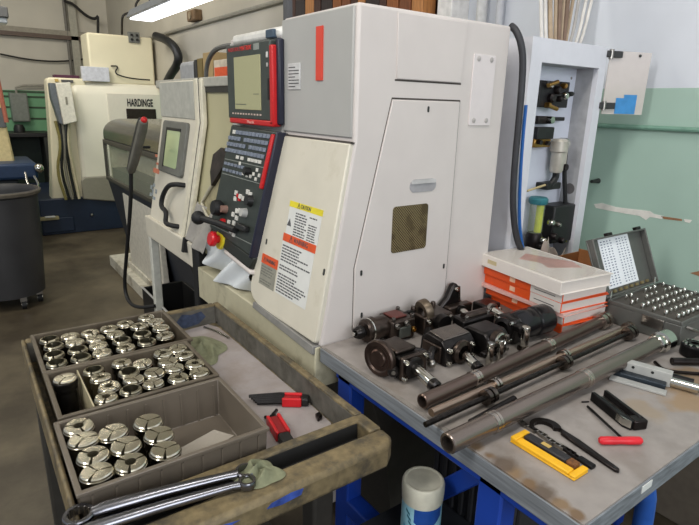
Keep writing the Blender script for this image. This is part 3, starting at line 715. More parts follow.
for x, y in ((537,142),(545,143)):
    q = cp_(x, y); MB().lathe([(0,.018),(.008,.018),(.008,0)], (q.x, YB-.03, q.z), (0,-1,0), 10).build('fitting', dark_mech, g)
# regulator body and gauge
ivory = mat('ivory_regulator', (190,184,172), .35, .3)
q = cp_(554, 160); a = cp_(554, 139); c = cp_(554, 172)
rg_ = MB().lathe([(0,0),(.02,0),(.024,.01),(.024,.07),(.030,.075),(.030,.11),(.024,.118),(0,.12)], (q.x+.005, YB-.04, c.z), (0,0,1)).build('regulator', ivory, CB)
q = cp_(564, 144); MB().lathe([(0,.03),(.018,.03),(.022,.02),(.022,0)], (q.x, YB-.015, q.z), (0,-1,0)).build('pressure_gauge', chrome, CB)
q = cp_(564, 152); MB().cyl((q.x, YB-.03, q.z+.012), (q.x, YB-.03, q.z-.05), .013).build('down_pipe', ivory, CB)
q = cp_(562, 167); MB().lathe([(0,.03),(.012,.03),(.015,.0)], (q.x, YB-.02, q.z), (0,-1,0)).build('drain_valve', dark_mech, CB)
q = cp_(553, 178); MB().tube([q+Vector((0,-.04,.02)), q+Vector((0,-.04,0)), q+Vector((-.03,-.04,-.025))], .012, 10, smooth=1).build('elbow', blackp, CB)
pbox('elbow_block', 543, 183, 556, 188, .05, blackp)
a = at(527,191,'y',1.15); c = at(545,185,'y',1.15); MB().cyl(a, c, .004).build('stub_tube', mat('cream_tube', (196,176,130), .5), CB)
# sticker glyphs
tr = cp_(533, 157); MB().prism([(tr.x-.010, tr.z+.012), (tr.x+.010, tr.z), (tr.x-.010, tr.z-.012)], 'y', YB-.001, YB).build('arrow_sticker', blackp, CB)
tr = cp_(533, 171); MB().prism([(tr.x-.010, tr.z-.01), (tr.x-.006, tr.z-.01), (tr.x-.004, tr.z+.010), (tr.x+.010, tr.z+.012), (tr.x+.010, tr.z+.016), (tr.x-.008, tr.z+.014)], 'y', YB-.001, YB).build('line_sticker', mat('pale_blue_ink', (140,170,210), .6), CB)
for x, y in ((579,78),(577,96)):
    q = cp_(x, y); screw((q.x, YB, q.z), (0,-1,0), .005, CB, mat('screw_zinc', (130,126,124)))
# lubricator bottle
q = at(536, 220, 'y', 1.15)
top = at(536, 204, 'y', 1.15).z; bot = at(536, 232, 'y', 1.15).z
lb = MB().lathe([(0,0),(.024,0),(.026,.006),(.026,top-bot)], (q.x, 1.15, bot)).build('lubricator_bowl', mat('clear_bowl', (176,186,160), .1, var=.02, alpha=.3), CB)
MB().lathe([(0,0),(.0305,0),(.034,.006),(.034,.018),(.028,.024),(0,.024)], (q.x, 1.15, top)).build('teal_cap', mat('teal_cap', (52,120,128), .4), lb)
MB().lathe([(0,.002),(.013,.002),(.013,top-bot-.004),(0,top-bot-.003)], (q.x+.006, 1.143, bot)).build('yellow_oil', mat('yellow_oil', (222,230,40), .3), lb)
MB().lathe([(0,-.07),(.018,-.07),(.030,-.05),(.030,-.012),(.024,0)], (q.x, 1.15, bot)).build('bowl_guard', dark_mech, lb)
pbox('pump_body', 546, 205, 562, 238, .07, blackp, .006)
for x, y, r, m in ((541,240,.014,chrome),(549,222,.012,chrome),(556,224,.010,steel),(552,236,.014,dark_mech),(560,240,.012,dark_mech),(538,246,.012,dark_mech)):
    q = at(x, y, 'y', 1.125); MB().lathe([(0,.02),(r*.7,.02),(r,.012),(r,0)], (q.x, 1.125, q.z), (0,-1,0), 12).build('fitting', m, CB)
q = at(565, 234, 'y', 1.15); MB().lathe([(0,-.03),(.012,-.03),(.013,.015),(.006,.025),(0,.03)], (q.x, 1.15, q.z)).build('yellow_drain', mat('yellow_green_plastic', (150,156,40), .4), CB)
# hoses of the cabinet
MB().tube([cp_(566,150)+Vector((0,-.03,0)), cp_(564,170)+Vector((0,-.03,0)), cp_(563,200)+Vector((0,-.04,0)), cp_(561,232)+Vector((0,-.05,0))], .008, 10, smooth=1).build('black_hose', blackp, CB)
hb = MB().tube([at(511,26,'y',1.13), at(516,30,'y',1.11), at(521,42,'y',1.09), at(523.5,62,'y',1.085), at(520,110,'y',1.085), at(514.5,165,'y',1.085), at(512.5,205,'y',1.085), at(515.5,235,'y',1.085), at(521,250,'y',1.085), at(529,262,'y',1.085)], .0105, 12, smooth=2)
tag(hb.build('air_hose', mat('hose_dark_grey', (50,50,54), .5)), 'thick dark grey hose hanging between the lathe and white cabinet', 'hose')
hb = MB().tube([at(526,105,'y',1.10), at(523.5,130,'y',1.10), at(520.5,170,'y',1.10), at(519,215,'y',1.10), at(521,240,'y',1.10), at(526,262,'y',1.10)], .0055, 10, smooth=2)
tag(hb.build('air_hose', mat('hose_blue', (40,98,170), .4)), 'thin blue air hose beside the dark grey hose', 'hose')
# clear door hinged on the right with a blue patch
ct = mat('clear_sheet', (224,214,208), .15, var=.02, alpha=.6)
dr0 = Vector((1.91, YR+.0, 0)); dr1 = Vector((2.075, 1.051, 0)); dd = (dr1-dr0).normalized(); dn = Vector((-dd.y, dd.x, 0))
DM = axes(dr0, dd, (0,0,1), dd.cross(Vector((0,0,1))))
W_ = (dr1-dr0).length
cd_ = MB().frame(DM).box(.0, W_, 1.543, 1.757, -.002, .002).build('clear_door', ct, CB)
MB().frame(DM).box(.052, W_-.035, 1.545, 1.60, .0025, .004).build('blue_tape', mat('blue_tape', (66,140,200), .5), cd_)
MB().frame(DM).box(.085, W_-.0352, 1.599, 1.612, .0025, .004).build('blue_tape', mat('blue_tape', (66,140,200), .5), cd_)
for z in (1.745, 1.572):
    h = MB().frame(DM); h.box(-.02, .045, z-.011, z+.011, .002, .012); h.build('hinge', mat('hinge_dark', (66,66,66), .4, .5), cd_, .002)
    MB().frame(DM).cyl((.0, z-.016, .006), (.0, z+.016, .006), .008).build('hinge_pin', steel, cd_)
MB().frame(DM).cyl((W_-.05, 1.745, .0), (W_-.05, 1.745, .005), .005).build('door_screw', charcoal, cd_)
q = at(597, 181, 'x', 2.14)
tag(MB().lathe([(0,.05),(.007,.05),(.008,.02),(.011,.0)], (2.15, q.y, q.z), (-1,.0,0)).build('anchor_bolt', charcoal), 'small dark anchor bolt in the green wall beside the cabinet', 'bolt')

# wires rising from the cabinet top
wc = [mat('wire_white', (214,210,204), .5), mat('wire_tan', (168,148,124), .5), mat('wire_brown', (122,100,84), .5), mat('wire_grey', (170,166,162), .5)]
rw = random.Random(3)
tops = [(541,0),(545,-6),(550,0),(556,-4),(560,0),(564,-3),(568,0),(573,0),(579,-2),(586,0),(592,-2)]
bots = [(543,42),(547,42),(552,43),(556,43),(559,44),(561,44),(563,44),(565,44),(568,44),(573,45),(577,45)]
for i, (a, c) in enumerate(zip(tops, bots)):
    p = at(*c, 'y', 1.30); q = at(*a, 'y', 1.32); p.z = Z1
    k = [0,0,1,1,2,1,2,1,3,0,0,2][i]
    px = ['white', 'tan', 'brown', 'grey'][k]
    tag(MB().tube([p, p*.6+q*.4+Vector((.012 if i > 7 else 0,0,-.01)), q, q+(q-p)*.6, Vector((q.x+(q.x-p.x)*1.2, q.y, 2.6)), Vector((q.x+(q.x-p.x)*1.2, q.y, 3.69))], [.006,.0065,.006,.006][k] if i not in (2,4,6) else .009, 8, smooth=2).build('wire', wc[k]),
        '%s wire rising from the white cabinet top, %s from the left' % (px, ['first','second','third','fourth','fifth','sixth','seventh','eighth','ninth','tenth','eleventh'][i]), 'wire', 'wires above the cabinet')

# white posts and the brown stock rack on the wall above the lathe
pw = mat('post_white', (226,224,222), .5)
tag(MB().box(2.03, 2.15, 2.02, 2.12, .0, 3.7).build('wall_post', pw, None, .004), 'white boxed post on the wall behind the lathe, right of the brown bars', 'post')
tag(MB().tube([(2.11, 1.90, 0), (2.11, 1.90, 3.7)], .026, 12).build('downpipe', mat('pipe_offwhite', (206,206,206), .5)), 'white vertical pipe on the wall right of the boxed post', 'pipe')
tag(MB().tube([(2.12, 1.80, 0), (2.12, 1.80, 3.7)], .018, 12).build('downpipe', mat('pipe_palegrey', (196,198,204), .5)), 'thin pale grey vertical pipe on the wall nearest the cabinet wires', 'pipe')
sh = thing('wall_rack', 'dark wall rack holding brown bars above the lathe', 'rack', (2.08, 3.1, 1.88))
MB().box(1.97, 2.15, 2.16, 3.58, 1.86, 1.88).build('rack_board', mat('rack_dark', (74,54,42), .6), sh)
MB().box(2.135, 2.15, 2.16, 3.58, 1.88, 2.5).build('rack_back', mat('rack_back', (96,72,60), .7), sh)
bc = [((140,84,44),'tan'), ((70,44,34),'dark brown'), ((120,70,40),'reddish brown'), ((48,38,36),'blackish'), ((176,120,70),'light brown')]
y = 2.18; i = 0; rr = random.Random(11); seq = [4,2,0,1,3,4,1,2,0,3,1,4,3,1,2,1,3,0,1,3,2,1]
ordn = ['first','second','third','fourth','fifth','sixth','seventh','eighth','ninth','tenth','eleventh','twelfth','thirteenth','fourteenth','fifteenth','sixteenth','seventeenth','eighteenth','nineteenth','twentieth','twenty-first','twenty-second']
while y < 3.5 and i < 22:
    wd = rr.uniform(.05, .12); c, nm = bc[seq[i]]
    o = MB().box(1.985, 2.10-rr.uniform(0,.04), y, y+wd, 1.8805, 1.8805+rr.uniform(.34,.5)).build('wooden_bar', mat('bar_'+nm.replace(' ','_'), c, .6, var=.25, scale=40, stretch=(3,3,.3)), None, .004)
    tag(o, '%s bar in the wall rack, %s from the white post' % (nm, ordn[i]), 'bar', 'bars in the wall rack')
    y += wd+rr.uniform(.004,.02); i += 1
# dark upright standing on the lathe top and a small black box
tag(MB().box(.84, .86, 1.505, 1.53, ZT-.03, 2.2).build('signal_pole', mat('pole_grey', (78,78,80), .5), None, .003), 'dark grey pole standing on the lathe above the screen', 'pole')
# ------------------------------------------------------------------ workbench
T = .93
WB = thing('workbench', 'grey topped workbench on a bright blue steel frame', 'workbench', (1.3, .72, 0))
top_m = mat('worn_bench_top', (148,141,136), .55, var=.1, scale=26, dirt=(126,117,109), dirt_scale=5, dirt_amt=.42, bump=.08)
def stain(m, c, r, rgb, sc=14, amt=.9):
    nt = m.node_tree; n = nt.nodes; l = nt.links; b = n['Principled BSDF']
    src = b.inputs['Base Color'].links[0].from_socket
    tc = n.new('ShaderNodeTexCoord'); vd = n.new('ShaderNodeVectorMath'); vd.operation = 'DISTANCE'; vd.inputs[1].default_value = c
    l.new(tc.outputs['Object'], vd.inputs[0])
    no = n.new('ShaderNodeTexNoise'); no.inputs['Scale'].default_value = sc; no.inputs['Detail'].default_value = 7; l.new(tc.outputs['Object'], no.inputs['Vector'])
    ma = n.new('ShaderNodeMath'); ma.operation = 'MULTIPLY_ADD'; ma.inputs[1].default_value = r*2.4; ma.inputs[2].default_value = -r*1.2; l.new(no.outputs['Fac'], ma.inputs[0])
    ad = n.new('ShaderNodeMath'); ad.operation = 'ADD'; l.new(vd.outputs['Value'], ad.inputs[0]); l.new(ma.outputs[0], ad.inputs[1])
    mr = n.new('ShaderNodeMapRange'); mr.inputs['From Min'].default_value = r; mr.inputs['From Max'].default_value = r*.45; mr.inputs['To Max'].default_value = amt; l.new(ad.outputs[0], mr.inputs['Value'])
    mx = n.new('ShaderNodeMix'); mx.data_type = 'RGBA'; l.new(mr.outputs[0], mx.inputs['Factor']); l.new(src, mx.inputs['A']); mx.inputs['B'].default_value = lin(rgb)
    l.new(mx.outputs['Result'], b.inputs['Base Color'])
WO = Vector((1.3, .72, 0))
for c, r, rgb, a in (((1.26,.42,T),.085,(150,122,86),.75), ((1.13,.46,T),.05,(150,132,108),.6), ((1.40,.47,T),.06,(132,104,72),.7), ((.93,.37,T),.05,(120,110,102),.5), ((1.02,.60,T),.07,(128,118,110),.5), ((.80,1.0,T),.10,(134,126,120),.5)) + tuple(((.722,.36+.03*k,T),.017+.006*(k % 3),((112,88,62),(128,104,76),(92,78,66))[k % 3],.9) for k in range(9)):
    stain(top_m, Vector(c)-WO, r, rgb, 16, a)
MB().box(.712, 1.98, .34, 1.105, T-.004, T).build('tabletop', top_m, WB)
edge_m = mat('weathered_ply_edge', (116,120,124), .7, var=.3, scale=24, stretch=(1,.25,6), bump=.2)
MB().box(.710, 1.98, .338, 1.105, T-.044, T-.004).build('top_edge', edge_m, WB, .002)
# chipped wood where the laminate is gone
wood = mat('bare_wood_chip', (112,92,68), .8, var=.5, scale=70, bump=.3, dirt=(84,78,74), dirt_scale=30, dirt_amt=.45)
b = MB()
cr_ = [(.714,.350),(.722,.345),(.726,.38),(.733,.40),(.730,.43),(.738,.46),(.732,.49),(.740,.52),(.736,.55),(.728,.565),(.732,.59),(.714,.605)]
b = MB(); b.prism([(.7125,.62),(.722,.63),(.724,.85),(.718,1.09),(.7125,1.09)], 'z', T-.001, T+.0005); b.build('worn_border', mat('border_grey', (126,120,114), .7, var=.2), WB)
MB().box(.89, .925, .3365, .3385, T-.022, T-.008).build('white_sticker', white_label, WB)
blue = mat('bright_blue_paint', (24,60,150), .4, var=.1, scale=8)
def bar(name, p0, p1, w=.05, h=.05, m=blue):
    p0 = Vector(p0); p1 = Vector(p1); z = (p1-p0).normalized(); x = Vector((0,1,0)) if abs(z.y) < .9 else Vector((1,0,0))
    y = z.cross(x).normalized(); x = y.cross(z)
    return MB().frame(axes(p0, x, y, z)).box(-w/2, w/2, -h/2, h/2, 0, (p1-p0).length).build(name, m, WB, .005)
for x in (.77, 1.9):
    for y in ((.545, 1.04) if x < 1 else (.8, 1.04)): bar('leg', (x, y, 0), (x, y, T-.038), .06, .05)
    bar('end_rail', (x, .40, T-.065), (x, 1.08, T-.065)); bar('lower_rail', (x, .57, .46), (x, 1.02, .46))
    bar('brace', (x+.09, .56, .875), (x+.09, .86, .53), .045, .04)
bar('side_rail', (.79, .40, T-.065), (1.88, .40, T-.065)); bar('side_rail', (.79, 1.07, T-.065), (1.88, 1.07, T-.065))
MB().tube([(.99,.375,T-.05), (1.0,.375,T-.08), (1.035,.38,T-.13), (1.06,.385,T-.30), (1.08,.39,.3), (1.08,.39,0)], .019, 12, smooth=1).build('bent_leg', mat('leg_blue', (40,92,176), .4), WB)
MB().box(.70, 1.86, .58, .90, .488, .5095).build('lower_shelf', mat('shelf_dark', (40,42,46), .6, var=.2), WB)
# drum of wipes standing on a stool under the bench edge
t = thing('cable_box', 'dark ribbed crate under the bench behind the wipes canister', 'crate', (.95,.80,.51))
b = MB().box(.95, 1.30, .60, .89, .5100, .84)
for k in range(9): b.box(.942, .95, .61+.032*k, .626+.032*k, .515, .83)
b.build('crate_body', mat('crate_dark', (42,42,44), .6), t, .004)
CX, CY, CZ = .768, .745, .735
t = thing('wipes_canister', 'white lidded canister of wipes with blue label under the bench edge', 'canister', (CX, CY, CZ-.225))
MB().lathe([(0,0),(.044,0),(.047,.004),(.047,.19),(.045,.195),(0,.195)], (CX,CY,CZ-.225), n=40).build('canister_body', mat('canister_white', (190,210,214), .35, var=.03), t)
MB().lathe([(.048,.165),(.0495,.19),(.0495,.207),(.047,.214),(.042,.215),(.040,.213),(0,.213)], (CX,CY,CZ-.225), n=40).build('lid', mat('lid_cream', (206,202,184), .4), t, .0015)
def wrap(a0, a1, f0, f1, m, name, rr_=.0474, n=24):
    b = MB(); vs = []; 
    for i in range(n+1):
        a = math.radians(a0+(a1-a0)*i/n); u = i/n
        for z in (f0(u), f1(u)): vs.append((CX+rr_*math.cos(a), CY+rr_*math.sin(a), CZ-.225+z))
    b._add(vs, [(2*i, 2*i+2, 2*i+3, 2*i+1) for i in range(n)])
    return b.build(name, m, t)
wrap(150, 330, lambda u: .04, lambda u: .164, mat('label_sky', (150,200,216), .35), 'label_band', .04725)
wrap(205, 290, lambda u: .128-.018*math.sin(u*PI)+.012*u, lambda u: .164, mat('label_navy', (30,74,150), .35), 'label_panel', .0476)
wrap(170, 300, lambda u: .10-.02*math.sin(u*PI), lambda u: .112-.02*math.sin(u*PI), mat('label_aqua', (90,170,206), .35), 'label_wave', .0476)
for k in range(3): wrap(178+k*5, 192+k*4, lambda u: .15-.014*k-.01*u, lambda u: .157-.014*k-.01*u, mat('label_ink', (40,100,120), .5), 'label_mark', .0478, 6)
tag(MB().box(2.09, 2.13, .15, 1.0, 0, .80).build('panel_board', mat('drab_board', (112,102,88), .8, var=.1), None, .004), 'drab brown board leaning on the wall under the bench end', 'board')

# ------------------------------------------------------------------ steel bar tubes
def tubes():
    out = []
    def tube_thing(lab, y, z, x0, x1, r, hollow, cols, m=tube_steel, dy=0., cm=dark_steel):
        t = thing('liner_tube', lab, 'tube', (x0, y, T), 'steel liner tubes on the bench')
        d = Vector((x1-x0, dy, 0)).normalized()
        P = lambda x: Vector((x, y+dy*(x-x0)/(x1-x0), z))
        b = MB()
        if hollow: b.pipe(P(x0), P(x1), r, r*.72, 32)
        else: b.cyl(P(x0), P(x1), r, n=24)
        b.build('tube_body', m, t)
        for x, k, w in cols:
            c = MB()
            R = r*k
            for q in (0, w*.55): c.lathe([(r*.98,0),(R,.001),(R,w*.4),(r*.98,w*.42)], P(x)+d*q, d, 32)
            c.lathe([(r*.98,0),(r*1.06,.001),(r*1.06,w),(r*.98,w)], P(x), d, 32)
            c.build('collar', cm, t)
        return t
    br = mat('bright_ring_steel', (176,166,156), .22, 1., var=.1)
    t1 = tube_thing('brown steel tube nearest the tool holders, with three ringed collars', .722, T+.0222, .722, 1.53, .0165, True, [(.885,1.12,.022),(1.19,1.12,.022),(1.47,1.45,.045)], dy=.045, cm=br)
    t2 = tube_thing('slim plain steel rod tube, second from the tool holders', .684, T+.0192, .712, 1.535, .0090, False, [(.905,1.75,.02),(1.175,1.75,.022),(1.50,1.9,.025)], cm=br, m=mat('rod_tan_steel', (160,140,124), .28, .85, var=.12, stretch=(.3,4,4)), dy=.014)
    t3 = tube_thing('black threaded rod with two thick rings, between the tubes', .655, T+.0226, .668, 1.50, .0060, False, [(.845,2.9,.030),(1.135,2.9,.026),(1.455,3.1,.035)], cm=mat('ring_dark_bright', (96,88,82), .25, .95, var=.3, scale=60), m=mat('black_threaded_rod', (40,36,34), .35, .8, var=.8, scale=120), dy=.018)
    t4 = tube_thing('short thin steel tube with open end lying behind the thickest tube', .624, T+.0085, .765, .92, .0080, True, [], m=dark_steel, dy=.012)
    t5 = tube_thing('thickest polished steel tube with flanged far end, nearest the hand tools', .580, T+.0292, .652, 1.50, .0200, True, [(.77,1.10,.018),(1.09,1.10,.018)], cm=br, m=mat('grey_tube_steel', (134,122,114), .27, .88, var=.12, scale=14, stretch=(.3,4,4)), dy=.006)
    c = MB(); d = Vector((1,.007,0)).normalized(); p = Vector((1.435,.5855,T+.0292))
    c.lathe([(.02,0),(.0235,.002),(.0235,.014),(.0215,.016),(.0215,.024),(.0285,.026),(.029,.062),(.026,.066),(.014,.067),(.014,.03)], p, d, 36)
    c.build('flanged_end', chrome, t5)
    return t1
tubes()
# ------------------------------------------------------------------ turret tool holders on the bench
GRP = 'turret tool holders on the bench'
def holder(lab, x, y):
    return thing('tool_holder', lab, 'tool holder', (x, y, T), GRP)
def bolt(p, d, r, parent, m=steel):
    return MB().lathe([(0,.006),(r*.5,.006),(r*.55,.009),(r*.9,.009),(r,.007),(r,0)], p, d, 14).build('bolt', m, parent)
Yn = (0,-1,0); Xn = (-1,0,0); Zp = (0,0,1)
hold_b = mat('holder_brown_steel', (74,64,58), .3, .85, var=.3, scale=45, bump=.12)
hold_k = mat('holder_black_steel', (48,45,44), .3, .8, var=.3, scale=50, bump=.1)
hold_s = mat('holder_satin_top', (112,104,98), .22, .9, var=.15, scale=30)
def ribring(o, d, r, n_, st, parent, m, name='ring'):
    for k in range(n_):
        MB().lathe([(r*.8,0),(r,.001),(r,st*.55),(r*.8,st*.6)], Vector(o)+Vector(d).normalized()*st*k, d, 28).build(name, m, parent)
# A: lying spindle with nut at the far left
t = holder('dark tool holder with round spindle nose pointing left, farthest left by the lathe', .88, 1.06)
za = T+.036
MB().lathe([(0,0),(.008,0),(.008,-.006),(.013,-.006),(.016,0),(.018,.004),(.018,.014),(.014,.018),(.014,.03),(.022,.03)], (.797,1.058,za), (1,0,0), 28).build('spindle_nut', hold_k, t)
MB().lathe([(0,-.0063),(.0055,-.0063),(.0055,-.012),(0,-.012)], (.797,1.058,za), (1,0,0), 16).build('drive_tip', chrome, t)
MB().lathe([(.012,.0),(.027,.0),(.032,.004),(.033,.012),(.030,.015),(.034,.018),(.035,.030),(.028,.032)], (.820,1.058,za), (1,0,0), 36).build('ring_flange', hold_b, t)
MB().lathe([(.0318,0),(.0338,.001),(.0338,.004),(.0318,.005)], (.833,1.058,za), (1,0,0), 32).build('bright_ring', chrome, t)
MB().cyl((.85,1.058,za), (.89,1.058,za), .031, n=28).build('barrel', hold_b, t)
MB().prism([(.885,1.018),(.965,1.012),(.970,1.09),(.90,1.094),(.885,1.075)], 'z', T+.001, T+.062).build('block', hold_b, t, .006)
MB().box(.90, .948, 1.03, 1.078, T+.0622, T+.067).build('name_plate', mat('maroon_plate', (96,48,42), .4, .3, var=.25), t, .002)
MB().box(.905, .945, 1.006, 1.014, T+.012, T+.044).build('side_cap', mat('grey_green_cap', (80,82,76), .4, .5), t, .003)
MB().tube([(.955,1.055,T+.055), (.99,1.055,T+.060), (1.0,1.05,T+.03)], .008, 8, smooth=1).build('coolant_pipe', hold_k, t)
for x, z, m in ((.955,.03,brass), (.897,.050,steel), (.93,.052,steel)): bolt((x, 1.012, T+z), Yn, .008, t, m)
for x, y in ((.893,1.022), (.958,1.02), (.958,1.082)): bolt((x, y, T+.062), Zp, .006, t, hold_s)
MB().cyl((.815,1.02,T+.004), (.85,1.012,T+.004), .0035).build('loose_key', chrome, t)
# B: disc flange and bright shank, nearest
t = holder('black tool holder with large disc at its left and bright shank, nearest the cart', .79, .88)
MB().lathe([(0,-.002),(.020,-.002),(.022,.002),(.030,.002),(.034,-.001),(.0425,-.001),(.0455,.003),(.0455,.012),(.041,.016),(0,.016)], (.736,.892,T+.0458), (1,.18,.0), 44).build('disc_plate', mat('worn_disc', (70,58,52), .35, .75, var=.4, bump=.1), t)
MB().lathe([(0,.004),(.013,.004),(.016,0)], (.737,.898,T+.052), (-1,-.18,0), 24).build('disc_window', mat('rusty_recess', (120,92,80), .5, .4, var=.4), t)
MB().prism([(.752,.935),(.825,.945),(.840,.86),(.825,.838),(.770,.838)], 'z', T+.001, T+.058).build('block', hold_k, t, .006)
MB().prism([(.765,.862),(.83,.862),(.826,.935),(.772,.93)], 'z', T+.058, T+.070).build('top_cover', hold_b, t, .005)
MB().prism([(.762,.846),(.842,.846),(.842,.834),(.762,.834)], 'z', T+.004, T+.064).build('face_plate', hold_b, t, .004)
MB().lathe([(.012,0),(.024,0),(.026,.003),(.026,.009),(.020,.012),(.014,.012)], (.795,.834,T+.036), (-.06,-1,-.06), 28).build('front_boss', hold_k, t)
sd = Vector((-.14,-1,-.10)).normalized(); so = Vector((.794,.824,T+.036))
MB().lathe([(.0135,0),(.0145,.002),(.0145,.066),(.013,.068)], so, sd, 24).build('shank', chrome, t)
MB().lathe([(0,.012),(.007,.012),(.007,.018),(.010,.018),(.0150,.014),(.0150,0),(.012,-.001)], so+sd*.068, sd, 24).build('collet_nut', hold_k, t)
for x, z in ((.770,.054), (.832,.056), (.832,.012), (.768,.012)): bolt((x, .834, T+z), Yn, .0062, t, chrome)
MB().lathe([(0,.016),(.010,.016),(.014,.010),(.014,0)], (.757,.86,T+.026), (-.6,-.8,0), 18).build('coolant_nozzle', hold_k, t)
MB().lathe([(0,.008),(.005,.008),(.007,.004),(.007,0)], (.752,.853,T+.026), (-.6,-.8,0), 14).build('nozzle_tip', steel, t)
MB().tube([(.838,.88,T+.05), (.862,.862,T+.045), (.872,.845,T+.02)], .007, 8, smooth=1).build('coolant_pipe', hold_k, t)
MB().sphere((.868,.845,T+.018), .012, 12).build('ball_joint', steel, t)
# C: block with satin top and shank
t = holder('black tool holder with shiny sloped top and bright shank, middle of the group', .96, .88)
MB().prism([(.835,T+.001),(.835,T+.048),(.852,T+.066),(.905,T+.070),(.925,T+.052),(.930,T+.001)], 'x', .905, 1.01).build('block', hold_k, t, .004)
MB().prism([(.850,T+.0655),(.853,T+.069),(.9045,T+.0735),(.9065,T+.070)], 'x', .912, 1.004).build('satin_cover', hold_s, t, .002)
MB().box(.900, .906, .85, .915, T+.006, T+.050).build('end_plate', hold_b, t, .003)
MB().lathe([(.012,0),(.028,0),(.031,.004),(.031,.012),(.020,.016)], (.955,.836,T+.034), Yn, 28).build('front_boss', hold_b, t)
sd = Vector((-.26,-1,-.12)).normalized(); so = Vector((.953,.824,T+.034))
MB().lathe([(.0115,0),(.0125,.002),(.0125,.058),(.011,.060)], so, sd, 24).build('shank', chrome, t)
MB().lathe([(0,.012),(.006,.012),(.010,.016),(.0140,.014),(.0140,0),(.010,-.001)], so+sd*.060, sd, 24).build('collet_nut', hold_k, t)
for x, z in ((.914,.012), (.995,.044), (.997,.014), (.914,.045)): bolt((x, .835, T+z), Yn, .0068, t, chrome)
MB().tube([(.905,.87,T+.035), (.882,.862,T+.045), (.868,.85,T+.024)], .009, 10, smooth=1).build('coolant_pipe', hold_k, t)
MB().lathe([(0,.012),(.007,.012),(.011,.006),(.011,0)], (.870,.853,T+.022), (-.3,-.9,-.1), 14).build('nozzle_tip', hold_b, t)
# D: block with knobs on top, behind
t = holder('brownish tool holder with screw heads along its top, behind the shiny topped one', 1.04, 1.05)
MB().prism([(.99,1.0),(1.09,.99),(1.095,1.072),(.99,1.076)], 'z', T+.001, T+.058).build('block', hold_b, t, .006)
MB().cyl((1.045,.998,T+.036), (1.045,.978,T+.034), .026, n=28).build('front_boss', hold_k, t)
for k in range(4): MB().lathe([(0,.012),(.006,.012),(.008,.008),(.008,0)], (1.0+.026*k, 1.062, T+.058), Zp, 12).build('top_screw', hold_b, t)
MB().lathe([(.016,0),(.030,0),(.033,.005),(.033,.022),(.026,.026)], (1.0,1.03,T+.064), (.8,-.1,.15), 24).build('side_ring', mat('rust_ring', (104,92,78), .4, .7, var=.3), t)
MB().cyl((.995,.99,T+.024), (.965,.965,T+.016), .011).build('side_nozzle', hold_k, t)
bolt((1.0,.999,T+.046), Yn, .007, t, chrome)
bolt((1.08,.992,T+.046), Yn, .007, t, steel)
# E: bracket with raised arm and bright pin
t = holder('black bracket holder with raised arm, at the back against the lathe', 1.18, 1.08)
MB().prism([(1.115,T+.002),(1.235,T+.002),(1.235,T+.03),(1.205,T+.05),(1.200,T+.092),(1.190,T+.103),(1.176,T+.100),(1.155,T+.06),(1.125,T+.035)], 'y', 1.075, 1.098).build('arm_plate', hold_k, t, .006)
bolt((1.185, 1.075, T+.086), Yn, .007, t, chrome)
MB().prism([(1.205,T+.048),(1.199,T+.094),(1.193,T+.094),(1.199,T+.048)], 'y', 1.070, 1.0755).build('arm_edge', hold_s, t)
MB().prism([(1.04,T+.001),(1.115,T+.001),(1.13,T+.032),(1.115,T+.034)], 'y', 1.083, 1.096).build('tail_plate', hold_k, t, .003)
MB().box(1.135, 1.235, 1.045, 1.074, T+.001, T+.042).build('block', hold_b, t, .005)
MB().cyl((1.178,1.043,T+.030), (1.166,.985,T+.022), .0115, n=20).build('pin', chrome, t)
MB().lathe([(.011,0),(.016,0),(.017,.004),(.017,.010),(.011,.012)], (1.178,1.044,T+.030), (-.2,-1,-.12), 20).build('pin_collar', hold_k, t)
# F: block with one bright cylinder
t = holder('small dark holder with one bright cylinder, in front of the orange books', 1.26, .99)
MB().box(1.225, 1.295, .985, 1.04, T+.001, T+.050).build('block', hold_k, t, .006)
MB().lathe([(.01,0),(.019,0),(.021,.004),(.021,.012),(.014,.014)], (1.245,.985,T+.038), Yn, 24).build('front_boss', steel, t)
MB().lathe([(.0,.066),(.010,.066),(.0120,.063),(.0120,0)], (1.245,.974,T+.038), (-.14,-1,-.12), 20).build('cylinder', chrome, t)
MB().lathe([(0,.004),(.010,.004),(.0125,.0),(.0125,-.008)], Vector((1.245,.974,T+.038))+Vector((-.14,-1,-.12)).normalized()*.066, (-.14,-1,-.12), 20).build('end_cap', hold_k, t)
bolt((1.285,.985,T+.03), Yn, .007, t, chrome)
# G: block with two upright pins
t = holder('dark holder with two upright bright pins, beside the shiny topped one', 1.05, .85)
MB().prism([(.806,T+.001),(.806,T+.058),(.82,T+.070),(.88,T+.070),(.90,T+.055),(.90,T+.001)], 'x', 1.025, 1.105).build('block', hold_k, t, .006)
MB().lathe([(0,.012),(.006,.012),(.010,.016),(.017,.016),(.025,.012),(.027,0)], (1.055,.806,T+.054), Yn, 30).build('front_boss', hold_b, t)
MB().lathe([(.016,.0165),(.018,.0185),(.021,.0175),(.022,.013)], (1.055,.806,T+.054), Yn, 30).build('bright_ring', chrome, t)
for x, y in ((1.010,.785), (1.046,.783)):
    MB().lathe([(0,0),(.0085,0),(.0092,.002),(.0092,.060),(.0085,.062),(0,.062)], (x,y,T+.0005), Zp, 20).build('pin', chrome, t)
MB().box(.998, 1.062, .793, .808, T+.020, T+.032).build('pin_clamp', hold_k, t, .003)
for x, z in ((1.034,.020), (1.095,.052), (1.096,.018)): bolt((x, .806, T+z), Yn, .006, t, steel)
